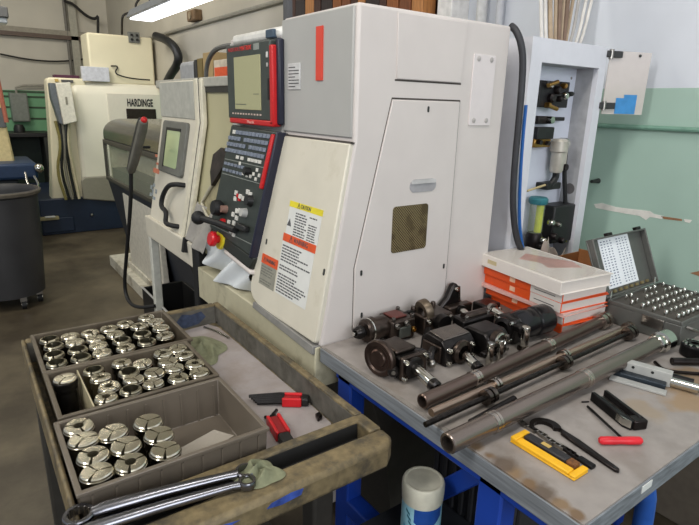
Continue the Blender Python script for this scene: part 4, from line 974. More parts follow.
# H: big black barrel with upright pin
t = holder('largest black barrel shaped holder with upright bright pin, beside the book stack', 1.22, .85)
MB().lathe([(0,0),(.026,0),(.036,.008),(.041,.03),(.042,.072),(.040,.075),(.040,.081),(.0425,.084),(.0425,.132),(.038,.142),(.0,.144)], (1.140,.856,T+.044), (1,-.10,0), 44).build('barrel', mat('shiny_black_paint', (30,29,31), .22, .3, var=.15), t)
MB().prism([(1.118,.83),(1.165,.83),(1.17,.89),(1.125,.895)], 'z', T+.001, T+.074).build('flange_block', hold_k, t, .008)
MB().lathe([(.012,0),(.026,0),(.028,.004),(.028,.010),(.018,.014)], (1.120,.862,T+.046), (-1,-.1,0), 26).build('flange_ring', hold_k, t)
for y, z in ((.838,.064), (.882,.064), (.838,.016)): bolt((1.118,y,T+z), Xn, .006, t, chrome)
MB().lathe([(0,.0045),(.0105,.0045),(.0112,.006),(.0112,.064),(.0105,.066),(0,.066)], (1.128,.800,T), Zp, 24).build('pin', chrome, t)
MB().lathe([(0,0),(.017,0),(.018,.003),(.018,.006),(.012,.007)], (1.128,.800,T+.0003), Zp, 24).build('pin_foot', hold_b, t)
MB().box(1.112, 1.148, .806, .834, T+.046, T+.066).build('pin_arm', hold_k, t, .004)
t.location.x += .035; t.location.y -= .004
# I: plain dark block in the gap
t = holder('plain dark block holder half hidden behind the two upright pins', 1.13, .95)
MB().prism([(1.065,.925),(1.19,.92),(1.20,.97),(1.075,.98)], 'z', T+.001, T+.056).build('block', hold_k, t, .006)
MB().cyl((1.09,.95,T+.054), (1.18,.947,T+.054), .014, n=24).build('ridge', hold_b, t)
for x in (1.085, 1.175): bolt((x, .935, T+.056), Zp, .006, t, steel)

# ------------------------------------------------------------------ manuals
BK = 'manuals stacked on the bench'
paper = mat('book_paper', (216,206,198), .8, var=.05, scale=60, stretch=(1,1,40))
orange = mat('orange_cover', (226,84,30), .45, var=.05)
white_cov = mat('white_cover', (222,214,206), .4, var=.02)
spw, spl = .318, .205
def book(lab, z0, h, rot, dx, dy, cov, spine_white, wscale=1., extra=None):
    """bound manual: spine towards the cart (-x)"""
    t = thing('manual', lab, 'book', (1.428+dx, .947+dy, z0), BK)
    R = Matrix.Translation((1.428+dx, .947+dy, z0)) @ Matrix.Rotation(rot-.11, 4, 'Z')
    w, l = spl*wscale/2, spw*wscale/2; c = .003
    MB().frame(R).box(-w+.004, w-.006, -l+.004, l-.004, c, h-c).build('pages', paper, t)
    b = MB().frame(R); b.box(-w, w, -l, l, 0, c); b.box(-w, w, -l, l, h-c, h); b.box(-w, -w+.003, -l, l, c, h-c)
    b.build('cover', cov, t, .001)
    if spine_white:
        MB().frame(R).box(-w-.0006, -w, -l+.002, -l+.115, .001, h-.001).build('spine_label', white_cov, t)
        MB().frame(R).box(-w-.0006, -w, .018, .040, h*.25, h*.75).build('spine_mark', mat('mark_pale', (236,190,160), .5), t)
        MB().frame(R).box(-w-.0009, -w-.0004, -l+.025, -l+.10, h*.42, h*.5).build('spine_print', print_dark, t)
    if extra: extra(R, t, w, l, h)
    return t
zb = T+.0005
hs = [.026, .028, .012, .030, .030, .038]
def topx(R, t, w, l, h):
    b = MB().frame(R); b.prism([(-.04,.06),(.03,.10),(.05,.05),(.095,-.03),(.07,-.09),(-.03,-.05),(-.01,.0)], 'z', h, h+.0006)
    b.build('cover_picture', mat('faded_red_picture', (196,140,128), .5, var=.25, scale=14), t)
    MB().frame(R).box(-w+.01, w-.01, -l+.008, l-.008, h+.0006, h+.0010).build('clear_sleeve', mat('sleeve', (220,214,206), .12, var=.02, alpha=.28), t)
    MB().frame(R).box(-w-.0006, -w, .085, .125, .015, .028).build('spine_mark', mat('mark_tan', (196,180,140), .5), t)
book('lowest manual of the stack, orange cover lying askew', zb, hs[0], -.08, .040, -.012, orange, False, .98)
zb += hs[0]+.0005
book('second manual from the bottom, orange and white spine above the askew one', zb, hs[1], .02, .03, .0, orange, True, .98); zb += hs[1]+.0005
book('thin white manual with red edges, third from the bottom', zb, hs[2], .05, .012, .0, mat('pink_white_cover', (222,176,166), .45), False, 1.0); zb += hs[2]+.0005
book('third manual from the top, orange and white spine above the thin white one', zb, hs[3], -.01, .016, .0, orange, True); zb += hs[3]+.0005
book('second manual from the top, orange and white spine under the white binder', zb, hs[4], .015, .012, .002, orange, True); zb += hs[4]+.0005
book('white binder on top of the manuals with a faded red picture', zb, hs[5], -.02, -.002, .0, white_cov, False, 1.06, topx)
# bits behind the books
t = thing('cardboard_tray', 'open brown cardboard box behind the books at the foot of the white cabinet', 'box', (1.75, .98, T))
b = MB(); kx0, kx1, ky0, ky1 = 1.665, 1.83, .90, 1.07
kk = mat('brown_cardboard', (156,104,62), .8, var=.1)
b.box(kx0, kx1, ky0, ky1, T+.0005, T+.005); b.box(kx0, kx0+.004, ky0, ky1, T+.005, T+.10); b.box(kx1-.004, kx1, ky0, ky1, T+.005, T+.13); b.box(kx0, kx1, ky0, ky0+.004, T+.005, T+.12); b.box(kx0, kx1, ky1-.004, ky1, T+.005, T+.12)
b.build('box_body', kk, t)
b = MB(); rb = random.Random(8)
b.grid(lambda u, v: (1.62+.17*u, 1.083+.012*math.sin(u*11+v*4)+.008*v, T+.02+.17*v*(.75+.25*math.sin(u*5+1))+.012*math.sin(u*23+v*9)), 18, 10)
tag(b.build('plastic_wrap', mat('crumpled_wrap', (186,172,160), .3, var=.2, scale=30, alpha=.8), None, solid=.002, sub=1), 'crumpled clear plastic wrap behind the books below the air valves', 'wrap')

# ------------------------------------------------------------------ pin gauge case
t = thing('gauge_case', 'open grey metal case with a printed chart inside its lid', 'case', (1.66, .655, T))
gm = mat('case_grey', (98,98,94), .42, .3, var=.06)
gx0, gx1, gy0, gy1, gz = 1.552, 1.876, .575, .792, T+.070
b = MB(); b.box(gx0, gx1, gy0, gy1, T+.0005, gz-.012); b.box(gx0, gx1, gy0, gy0+.006, gz-.012, gz); b.box(gx0, gx1, gy1-.006, gy1, gz-.012, gz); b.box(gx0, gx0+.006, gy0+.006, gy1-.006, gz-.012, gz); b.box(gx1-.006, gx1, gy0+.006, gy1-.006, gz-.012, gz)
b.build('case_body', gm, t, .002)
MB().box(gx0+.006, gx1-.006, gy0+.006, gy1-.006, gz-.012, gz-.006).build('pin_board', mat('board_brown_grey', (74,68,62), .6), t)
tilt = math.radians(24)
LM = axes((gx0, gy1+.004, gz), (1,0,0), (0, math.sin(tilt), math.cos(tilt)), (0, -math.cos(tilt), math.sin(tilt)))
Wl = gx1-gx0; Hl = .188
b = MB().frame(LM); b.box(0, Wl, 0, Hl, -.022, -.016); b.box(0, .006, 0, Hl, -.016, .004); b.box(Wl-.006, Wl, 0, Hl, -.016, .004); b.box(.006, Wl-.006, Hl-.006, Hl, -.016, .004); b.box(.006, Wl-.006, 0, .006, -.016, .004)
lid = b.build('lid', gm, t, .002)
ch = MB().frame(LM).box(.055, .235, .022, .182, -.0158, -.0145).build('chart', mat('chart_paper', (232,234,238), .6, var=.01), lid)
rr = random.Random(2); b = MB().frame(LM)
for c in range(9):
    if c == 4:
        b.build('chart_print', mat('chart_ink', (84,92,120), .7), ch); b = MB().frame(LM); continue
    for r in range(17):
        x = .064+.0185*c; y = .030+.0088*r
        b.box(x, x+.005+.005*rr.random(), y, y+.0032, -.0145, -.0143)
b.build('chart_print', mat('chart_ink', (84,92,120), .7), ch)
b = MB().frame(LM)
for c in range(7): b.box(.07+.034*c, .085+.034*c, .008, .017, -.0155, -.010)
b.build('clip_row', mat('clip_brass', (150,132,96), .4, .6), lid)
for u in (.02, Wl-.03): 
    MB().frame(LM).cyl((u, -.004, .002), (u+.004, .02, .008), .003, n=8).build('lid_stay', chrome, lid)
for u in (.10, .28): MB().frame(LM).box(u, u+.03, Hl, Hl+.010, -.018, -.004).build('latch', dark_steel, lid, .002)
MB().box(gx0-.006, gx0, .62, .68, T+.03, T+.06).build('latch_plate', steel, t, .001)
MB().tube([(gx0+.03,gy0-.001,T+.05), (gx0+.035,gy0-.018,T+.048), (gx0+.075,gy0-.02,T+.03), (gx0+.08,gy0-.001,T+.03)], .004, 8, smooth=1).build('handle', steel, t)
words = ['first','second','third','fourth','fifth','sixth','seventh','eighth','ninth','tenth','eleventh','twelfth']
pin = None; pr_ = random.Random(5)
for r in range(6):
    for c in range(10):
        if r == 4 and c in (2,6) or r == 5 and c in (0,3,4,8): continue
        x = gx0+.030+.0295*c; y = gy0+.026+.033*r
        lab = 'steel pin in the open case, %s row from front, %s from left' % (words[r], words[c])
        if pin is None:
            pin = MB().lathe([(0,0),(.0055,0),(.0055,.016),(.0045,.0175),(0,.0175)], (0,0,0), Zp, 12).build('gauge_pin', chrome)
            o = pin
        else:
            o = pin.copy(); COL.objects.link(o)
        o.location = (x, y, gz-.0059); s = pr_.uniform(.65, 1.0); o.scale = (s, s, 1)
        tag(o, lab, 'pin', 'steel pins standing in the case')

# ------------------------------------------------------------------ hand tools on the bench
def prisms(name, pts, z0, z1, m, parent=None, bev=.001):
    return MB().prism(pts, 'z', z0, z1).build(name, m, parent, bev)
# yellow tray with dark stone
t = thing('yellow_tray', 'yellow plastic tray with raised ends near the bench corner', 'tray', (.812,.475,T))
ym = mat('yellow_plastic', (236,178,30), .45, var=.05)
b = MB(); b.box(.790, .834, .407, .545, T+.0005, T+.005); b.box(.790, .834, .532, .545, T+.005, T+.014); b.box(.790, .834, .407, .420, T+.005, T+.010); b.box(.790, .808, .420, .532, T+.005, T+.012)
b.build('tray_body', ym, t, .002)
t = thing('wire_brush', 'black handled brush lying in the yellow tray', 'brush', (.82,.475,T+.008))
MB().box(.811, .831, .440, .530, T+.0055, T+.016).build('brush_handle', mat('brush_black', (40,38,40), .5), t, .003)
MB().box(.816, .826, .478, .496, T+.016, T+.0165).build('brush_label', mat('tan_sticker', (190,160,90)), t)
MB().box(.812, .830, .4215, .440, T+.0055, T+.015).build('bristles', mat('bristle_brown', (110,70,36), .8, var=.4, scale=200), t, .002)
# hook spanner
t = thing('hook_spanner', 'dark steel hook spanner with curved jaw beside the yellow tray', 'spanner', (.89,.46,T))
hc = Vector((.884,.532)); pts_o = []; pts_i = []
for k in range(15):
    a = math.radians(168-k*15.5); e = .006+.009*min(1, k/10)
    pts_o.append((hc.x+.031*math.cos(a), hc.y+.031*math.sin(a))); pts_i.append((hc.x+(.031-e)*math.cos(a), hc.y+(.031-e)*math.sin(a)))
b = MB()
for k in range(14): b.prism([pts_o[k], pts_o[k+1], pts_i[k+1], pts_i[k]], 'z', T+.001, T+.009)
b.build('jaw', dark_steel, t)
e0 = Vector(pts_o[14]); e1 = Vector(pts_i[14])
prisms('spanner_handle', [(.908,.515), (.893,.502), (.8865,.47), (.8735,.381), (.877,.374), (.884,.378), (.9035,.468)], T+.001, T+.008, dark_steel, t, .002)
MB().cyl((.879,.383,T+.008), (.879,.383,T+.0086), .0035).build('hang_hole', blackp, t)
# chain piece
t = thing('roller_chain', 'short steel roller chain lying between yellow tray and hook spanner', 'chain', (.845,.49,T))
p0, p1 = Vector((.862,.574,T)), Vector((.853,.438,T)); d = (p1-p0).normalized(); nx = Vector((d.y,-d.x,0))
for k in range(13):
    q = p0 + (p1-p0)*(k/12.5); q += nx*(.002*math.sin(k*1.1))
    b = MB().frame(axes(q, d, nx, (0,0,1)) if False else axes(q, d, Vector((0,0,1)).cross(d), (0,0,1)))
    s = .0045 if k % 2 else .003
    b.prism(rrect(-.0065,.0065,s,s+.0016,.0007,2), 'z', .0006, .0070); b.prism(rrect(-.0065,.0065,-s-.0016,-s,.0007,2), 'z', .0006, .0070); b.cyl((-.0045,-s,.0038), (-.0045,s,.0038), .0022, n=8)
    b.build('link', steel if k < 10 else dark_steel, t)
q = p1+d*.001; MB().frame(axes(q, d, Vector((0,0,1)).cross(d), (0,0,1))).box(-.002,.030,-.007,.007,.0006,.008).build('chain_end', black_oxide, t, .002)
# red T-handle key
t = thing('hex_key', 'red handled hex key with thin dark rod', 'hex key', (.97,.42,T))
a, c = Vector((.930,.445,T+.0085)), Vector((1.002,.397,T+.0085)); d = (c-a).normalized(); L = (c-a).length
MB().lathe([(0,0),(.005,.001),(.0078,.005),(.0080,L*.3),(.0072,L*.5),(.0080,L*.7),(.0078,L-.005),(.005,L-.001),(0,L)], a, d, 20).build('handle', mat('red_grip', (206,32,44), .35), t)
MB().cyl((.974,.419,T+.0085), (1.036,.532,T+.0035), .0028, n=6).build('hex_rod', black_oxide, t)
# black clamp
t = thing('bar_clamp', 'black two-bar clamp tool lying beside the red hex key', 'clamp', (1.07,.48,T))
d = Vector((-.40,-.917,0)); nrm = Vector((.917,-.40,0)); o0 = Vector((1.083,.540,T))
CM = axes(o0, d, Vector((0,0,1)).cross(d), (0,0,1))
MB().frame(CM).prism([(0,-.016),(.105,-.016),(.120,-.008),(.118,0),(.0,-.006)], 'z', .0006, .022).build('near_bar', black_oxide, t, .002)
MB().frame(CM).prism([(.0,.016),(.110,.016),(.112,.026),(.0,.024)], 'z', .0006, .024).build('far_bar', black_oxide, t, .002)
MB().frame(CM).box(.004, .10, -.006, .016, .0006, .012).build('slide', steel, t, .002)
MB().frame(CM).box(.098, .122, -.002, .030, .0006, .022).build('end_block', dark_steel, t, .003)
MB().frame(CM).prism([(.085,-.0165),(.105,-.0165),(.12,-.0085),(.095,-.0165)], 'z', .006, .0225).build('bright_tip', chrome, t)
MB().frame(CM).cyl((-.006,-.004,.008), (.0,-.004,.008), .006).build('red_knob', mat('dull_red_knob', (110,50,44), .5), t)
# silver boring-bar holder
t = thing('bar_holder', 'silver and black bar holder with a polished rod, beside the thickest tube end', 'tool holder', (1.27,.545,T))
d = Vector((.02,-1,0)).normalized(); HM = axes((1.262,.532,T), (.30,-.954,0), (.954,.30,0), (0,0,1))
MB().frame(HM).box(-.060, .060, -.050, -.026, .0006, .006).build('base_plate', mat('silver_grey_steel', (168,168,164)), t, .001)
MB().frame(HM).box(-.060, .055, -.024, .000, .0006, .016).build('black_bar', mat('blue_black_bar', (46,54,62), .35, .5), t, .003)
tb = MB().frame(HM).box(-.055, .062, .002, .026, .0006, .036).build('silver_block', mat('silver_grey_steel', (168,168,164), .35, .5, var=.1), t, .002)
for x in (-.02, .022): MB().frame(HM).cyl((x, .0012, .027), (x, .003, .027), .0035, n=12).build('screw_hole', blackp, tb)
MB().frame(HM).lathe([(.012,0),(.020,0),(.020,.010),(.012,.010),(.012,0)], (-.066,-.008,.021), (1,.2,0), 24).build('end_ring', dark_steel, t)
MB().frame(HM).cyl((.062,.012,.0125), (.118,.012,.0125), .0115, n=24).build('polished_rod', chrome, t)
MB().frame(HM).cyl((.052,.034,.0125), (.105,.034,.0125), .012, n=24).build('black_sleeve', black_oxide, t)
MB().frame(HM).box(-.01, .045, .024, .052, .0006, .022).build('tan_insert', mat('tan_carbide', (140,118,92), .4, .6), t, .004)
# bent keys at the right edge
for k, (a, c, e, lab) in enumerate((((655,362),(664,371),(702,374),'thin bent steel key at the right edge, the upper of two'), ((668,374),(682,380),(703,392),'thin bent steel key at the right edge, the lower of two'))):
    P = [at(*q, 'z', T+.006) for q in (a, c, e)]
    tag(MB().tube(P, .0045, 6, smooth=2).build('bent_key', dark_steel if k == 0 else steel), lab, 'hex key', 'bent keys at the right edge')
q = at(683, 366, 'z', T)
tag(MB().cyl((q.x-.02, q.y+.02, T+.0105), (q.x+.08, q.y-.05, T+.0105), .0095, n=16).build('punch_bar', dark_steel), 'short dark round bar lying at the right edge of the bench', 'bar')
# knurled black ring
q = at(693, 352, 'z', T+.01)
t = thing('bearing_ring', 'black ring with shiny rollers at the right edge beside the case', 'bearing', (q.x, q.y, T))
MB().lathe([(.018,.0006),(.030,.0006),(.032,.004),(.032,.030),(.029,.034),(.018,.034),(.018,.0006)], (q.x,q.y,T), Zp, 32).build('outer_ring', black_oxide, t)
for k in range(10):
    a = 2*PI*k/10; MB().cyl((q.x+.024*math.cos(a), q.y+.024*math.sin(a), T+.033), (q.x+.024*math.cos(a), q.y+.024*math.sin(a), T+.037), .0045, n=10).build('roller', chrome, t)
MB().lathe([(.010,.0006),(.016,.0006),(.016,.036),(.010,.036),(.010,.0006)], (q.x,q.y,T), Zp, 24).build('inner_ring', dark_steel, t)
# little bits
for (x, y, lab) in ((585,402,'tiny steel pin lying left of the black clamp'), (524,446,'tiny dark wire lying above the yellow tray')):
    q = at(x, y, 'z', T+.002); tag(MB().cyl((q.x-.006,q.y+.004,T+.0022), (q.x+.008,q.y-.004,T+.0022), .0018, n=8).build('loose_pin', dark_steel), lab, 'pin')
q = at(465, 436, 'z', T); 
# ------------------------------------------------------------------ utility cart with collet bins
CT = thing('utility_cart', 'worn tan plastic utility cart with slotted handle end and raised rim', 'cart', (.36, 1.2, 0))
tan = mat('worn_tan_plastic', (116,102,74), .55, var=.25, scale=60, dirt=(74,67,54), dirt_scale=22, dirt_amt=.45, bump=.2)
cz, fz = .888, .822
cx0, cx1, cy0, cy1 = .066, .655, .712, 1.675
b = MB()
b.box(cx0, cx1, .84, cy1, fz-.012, fz)                                     # floor
b.box(cx1-.020, cx1, .84, cy1, fz, cz); b.box(cx0, cx0+.010, .84, cy1, fz, cz)
b.box(cx0+.010, cx1-.020, cy1-.024, cy1, fz, cz)
b.box(cx0+.010, cx1-.020, .818, .842, fz-.03, cz)                         # rim before the handle
b.box(cx0, cx0+.026, .772, .84, cz-.055, cz); b.box(cx1-.03, cx1, .772, .84, cz-.055, cz)
ho = [(cx0, .735), (cx0+.03, cy0), (cx1-.03, cy0), (cx1, .735), (cx1, .772), (cx0, .772)]
b2 = MB(); b2.prism(ho, 'z', cz-.055, cz)                                # handle bar
b.box(.335, .375, .772, .818, cz-.05, cz)                                   # bridge between the slots
tr_ = b.build('tray', tan, CT, .006, 3)
b2.build('handle', tan, CT, .010, 3)
for xa, xb in ((cx0+.032, .333), (.377, cx1-.032)): MB().box(xa, xb, .7725, .8177, cz-.044, cz-.040).build('slot_floor', mat('slot_shade_dark', (30,29,28), .8), CT); MB().box(xa, xb, .8155, .8178, cz-.040, cz-.005).build('slot_shade_strip', mat('slot_shade_dark', (30,29,28), .8), CT)  # near-black strips paint the shade inside the deep handle slots
MB().box(cx0+.03, cx1-.03, .77, .83, cz-.058, cz-.050).build('slot_floor', mat('slot_shade_dark', (44,42,40), .7), CT)
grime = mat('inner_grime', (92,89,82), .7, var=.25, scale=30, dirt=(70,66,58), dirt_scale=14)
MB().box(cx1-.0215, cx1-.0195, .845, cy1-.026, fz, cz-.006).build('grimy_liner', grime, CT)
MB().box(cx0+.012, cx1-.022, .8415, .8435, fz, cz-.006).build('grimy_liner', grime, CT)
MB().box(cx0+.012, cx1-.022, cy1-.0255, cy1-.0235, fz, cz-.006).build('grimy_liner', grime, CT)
# blue paint smears
sm = mat('blue_smear', (52,76,150), .6, var=.5, scale=40)
b = MB(); b.prism([(.36,cz-.014),(.40,cz-.010),(.425,cz-.012),(.42,cz-.024),(.38,cz-.027),(.35,cz-.022)], 'y', cy0-.0006, cy0+.002); b.build('blue_smear', sm, CT)
b = MB(); b.prism([(.20,cz-.022),(.27,cz-.015),(.30,cz-.02),(.22,cz-.032)], 'y', cy0-.0006, cy0+.002); b.build('blue_smear', sm, CT)
b = MB(); b.prism([(.505,fz+.012),(.53,fz+.004),(.575,fz+.010),(.600,fz+.03),(.585,cz-.014),(.55,cz-.020),(.52,cz-.012),(.50,fz+.03)], 'y', cy1-.0262, cy1-.02); b.build('blue_smear', mat('blue_smear_dark', (52,62,84), .6, var=.4, scale=60), CT)
for x in (cx0+.04, cx1-.04):
    for y in (.96, cy1-.05):
        MB().box(x-.03, x+.03, y-.03, y+.03, .13, fz-.012).build('post', mat('post_dark', (52,49,44), .6), CT, .008)
        c = MB().cyl((x-.018,y,.0605), (x+.018,y,.0605), .06, n=24).build('caster', rubber, CT)
        MB().box(x-.026, x+.026, y-.02, y+.02, .07, .135).build('fork', steel, c)
MB().box(cx0, cx1, .85, cy1, .22, .24).build('lower_shelf', mat('post_dark', (52,49,44)), CT, .006)
# grey mat lying in the tray
gm_ = mat('grey_shop_paper', (156,148,146), .75, var=.08, scale=18, dirt=(138,126,118), dirt_scale=5, dirt_amt=.4)
b = MB()
out = [(.48,1.63),(.605,1.645),(.626,1.60),(.630,1.0),(.628,.925),(.605,.890),(.44,.868),(.44,1.35),(.47,1.5)]
b.prism(out, 'z', fz+.0004, fz+.0022)
tag(b.build('paper_liner', gm_), 'grey paper liner spread on the cart floor under the red key sets', 'liner')

# ------------------------------------------------------------------ bins
binm = mat('grey_brown_bin_plastic', (94,85,72), .42, var=.12, scale=14, dirt=(72,63,52), dirt_scale=10, dirt_amt=.38)
def bin_(lab, x0, x1, y0, y1, zb, zt, m=binm, th=.006, rib=True, lip=.008, slope=.003):
    t = thing('storage_bin', lab, 'bin', ((x0+x1)/2, (y0+y1)/2, zb))
    b = MB()
    def ring(z, e): return [(x0-e, y0-e, z), (x1+e, y0-e, z), (x1+e, y1+e, z), (x0-e, y1+e, z)]
    R = [ring(zb, -slope), ring(zt-.008, 0), ring(zt-.008, lip*.5), ring(zt, lip*.5), ring(zt, -th), ring(zb+.004, -slope-th)]
    vs = sum(R, []); fs = []
    for k in range(5):
        for i in range(4): j = (i+1) % 4; fs.append((4*k+i, 4*k+j, 4*k+4+j, 4*k+4+i))
    fs.append((3,2,1,0)); fs.append((20,21,22,23))
    b._add(vs, fs)
    b.build('bin_body', m, t, .0018)
    if rib:
        n = int((x1-x0)/.035)
        for k in range(n):
            x = x0+.02+k*(x1-x0-.04)/(n-1)
            r = MB(); r.prism([(y1-slope-th, zb+.006), (y1-th, zt-.012), (y1-th-.0025, zt-.012), (y1-slope-th-.0025, zb+.006)], 'x', x-.002, x+.002)
            r.build('rib', m, t); r = MB(); r.prism([(y0+slope*.85, zb+.003), (y0+.0004, zt-.012), (y0-.0025, zt-.012), (y0+slope*.85-.003, zb+.003)], 'x', x-.002, x+.002)
            r.build('rib', m, t)
    return t
BZ, BT = fz+.003, .921
bin_('rear grey bin packed with ringed collets, farthest from the camera', .090, .448, 1.356, 1.606, BZ, BT)
bin_('middle grey bin of collets with an empty walled corner', .090, .430, 1.124, 1.346, BZ, BT)
bin_('nearest grey bin, half empty with a clear sheet inside', .080, .428, .860, 1.106, BZ, BT, m=mat('light_bin_plastic', (104,95,84), .3, var=.06, scale=8))
tag(MB().box(.156, .159, 1.138, 1.332, BZ+.005, BT-.004).build('bin_divider', mat('divider_pale', (176,166,136), .4), None), 'thin pale divider standing in the middle bin beside the lone collet', 'divider')
sh_ = [at(px, py, 'z', .852) for px, py in ((158,461),(214,430),(234,436),(181,468))]; b = MB().prism([(max(.09,p.x), max(.884,p.y)) for p in sh_], 'z', .852, .8532)
t = tag(b.build('clear_sheet', mat('clear_plastic_sheet', (196,188,176), .08, var=.03, alpha=.55, coat=.6)), 'clear plastic sheet lying in the empty half of the nearest bin', 'sheet')

# ------------------------------------------------------------------ collets
CG = 'steel collets in the bins'
def make_collet(rh, rs, col, bodym, h=.092):
    """head with three jaws divided by slots, bore radius rh, head radius rs"""
    root = thing('collet', 'x', 'collet', (0,0,0))
    MB().lathe([(0,0),(rs*.80,0),(rs*.84,.004),(rs*.84,h*.62),(rs*.80,h*.66),(rs*.86,h*.72),(rs*1.0,h*.86),(rs*1.02,h*.88),(rs*1.02,h*.93),(rs*.97,h*.945),(rs*.958,h*.94),(rs*.958,h*.74)], (0,0,0), Zp, 36).lathe([(rs*.958,h*.74),(0,h*.74)], (0,0,0), Zp, 36, 1).build('sleeve', [bodym, mat('slot_shade_dark', (30,29,28))], root)  # dark inner floor stands in for the shade between the jaws
    gap = math.radians(6)
    for k in range(3):
        a0 = 2*PI*k/3+gap; a1 = 2*PI*(k+1)/3-gap
        b = MB()
        n = 10; prof = [(rh+.0012, h*.76), (rs*.95, h*.76), (rs*.95, h*.975), (rs*.88, h), (max(rh+.0012, rs*.5), h*1.006), (rh+.0016, h*1.0), (rh+.0012, h*.76)]
        b.lathe(prof, (0,0,0), Zp, n, 0, a0, a1)
        m_ = len(prof); k1 = n+1
        b.f.append([j*k1 for j in range(m_-1)][::-1]); b.mi.append(0)
        b.f.append([j*k1+n for j in range(m_-1)]); b.mi.append(0)
        b.build('jaw', col, root)
    return root
sleeve_m = mat('collet_sleeve_steel', (150,144,130), .22, 1., var=.1)
dark_sl = mat('collet_dark_sleeve', (40,38,36), .35, .8)
jaw_a = mat('collet_jaw_steel', (222,216,198), .27, 1., var=.015, scale=20)
jaw_d = mat('collet_dull_steel', (168,162,142), .3, 1., var=.04, scale=30)
protos = {}
PL = {}
def settle(spots, box, zt, rs):
    """stand the collets of one bin side by side: clear of its walls and of each other"""
    P = [at(x, y, 'z', zt) for x, y in spots]; e = rs*.86+.0015; D = rs*2.03
    for it in range(120):
        for i in range(len(P)):
            for j in range(i):
                d = P[i]-P[j]; d.z = 0; L = max(d.length, 1e-6)
                if L < D: d *= (D-L)/L*.5; P[i] += d; P[j] -= d
        for p in P: p.x = min(max(p.x, box[0]+e), box[1]-e); p.y = min(max(p.y, box[2]+e), box[3]-e)
    for s_, p in zip(spots, P): PL[s_] = p
def collet(px, py, zt, kind, rs, lab, rot, tiltv=(0,0)):
    key_ = (kind, rs)
    P = PL[(px, py)]
    if key_ not in protos:
        rh = {'solid': .0008, 'small': rs*.28, 'ring': rs*.66}[kind]
        protos[key_] = make_collet(rh, rs, jaw_d if kind == 'ring' else jaw_a, dark_sl if lab.startswith('lone') else sleeve_m)
        r = protos[key_]
    else: r = dup(protos[key_])
    r.location = (P.x, P.y, BZ+.0045); r.scale = (1, 1, (zt-BZ-.0045)/.092)
    r.rotation_euler = (tiltv[0], tiltv[1], rot)
    r['label'] = lab; r['category'] = 'collet'; r['group'] = CG
    return r
rc = random.Random(9)
A = [[(49.5,338.5,'ring'),(53.6,344.5,'ring'),(54,353.5,'ring'),(56.5,362,'ring')],
     [(71,336,'solid'),(75,341.5,'solid'),(77.5,347.5,'ring'),(82,356,'ring')],
     [(91,332,'small'),(95,338.5,'solid'),(98,344.5,'solid'),(101,352,'solid')],
     [(108,328.5,'small'),(115,333,'solid'),(121.5,339,'ring'),(126,347,'small')],
     [(126,323,'small'),(138,325,'small'),(142,333,'ring'),(146.5,340.5,'ring')],
     [(147,317,'small'),(155,320.5,'solid'),(161,327,'solid'),(165,334.5,'small')]]
settle([(x, y) for c in A for x, y, k in c], (.098,.440,1.364,1.598), .926, .0245)
side = ['farthest left column','second column from the left','third column from the left','fourth column from the left','fifth column from the left','right-hand column']
row = ['back row','second row','third row','front row']
kindw = {'ring': 'open ringed', 'solid': 'closed three-slot', 'small': 'small-bored'}
for i, colm in enumerate(A):
    for j, (x, y, k) in enumerate(colm):
        P = at(x, y, 'z', .926)
        collet(x, y, .926, k, .0245, '%s collet, rear bin, %s, %s' % (kindw[k], side[i], row[j]), rc.uniform(0, 6))
Bc = [[(94,370,'ring'),(102,379,'small'),(107,388,'small'),(104.7,400,'small')],
      [(120.7,362.5,'small'),(128.6,371,'ring'),(131.4,381,'solid'),(135,393.5,'ring')],
      [(144.3,361.5,'solid'),(150,372,'solid'),(153.5,383.5,'solid')],
      [(162.3,352.3,'small'),(169.5,360,'solid'),(174.5,368.5,'solid'),(179,378.5,'small')],
      [(183.4,345.8,'solid'),(188.5,354,'small'),(196.4,362,'small'),(202,373,'solid')]]
settle([(65, 377.5)], (.098,.156,1.132,1.338), .928, .0263)
settle([(x, y) for c in Bc for x, y, k in c], (.160,.422,1.132,1.338), .926, .0243)
collet(65, 377.5, .928, 'solid', .0263, 'lone tall dark-sided collet in the walled left corner of the middle bin', .4)
side = ['farthest left column past the divider','second column','third column','fourth column','right-hand column']
for i, colm in enumerate(Bc):
    rw_ = row if len(colm) == 4 else ['back row','middle row','front row']
    for j, (x, y, k) in enumerate(colm):
        collet(x, y, .926, k, .0243, '%s collet, middle bin, %s, %s' % (kindw[k], side[i], rw_[j]), rc.uniform(0, 6), (rc.uniform(-.05,.05), rc.uniform(-.05,.05)))
Cc = [[(79,432,'small',1.1),(83.5,446,'solid',.3),(92.9,460,'small',.6),(92.3,479,'solid',.3)],
      [(115.5,434.5,'solid',.4),(124,448,'solid',.5),(126.5,466.5,'small',.6)],
      [(146.5,420.5,'solid',.5),(153.5,436,'solid',.4),(156.3,452.6,'solid',.6)]]
settle([(q[0], q[1]) for c in Cc for q in c], (.088,.420,.868,1.098), .926, .0285)
side = ['left column','middle column','right column']
for i, colm in enumerate(Cc):
    rw_ = row if len(colm) == 4 else ['back row','middle row','front row']
    for j, (x, y, k, r_) in enumerate(colm):
        collet(x, y, .926, k, .0285, '%s collet, nearest bin, %s, %s' % (kindw[k], side[i], rw_[j]), r_+2.2, (rc.uniform(-.05,.05), rc.uniform(-.05,.05)))

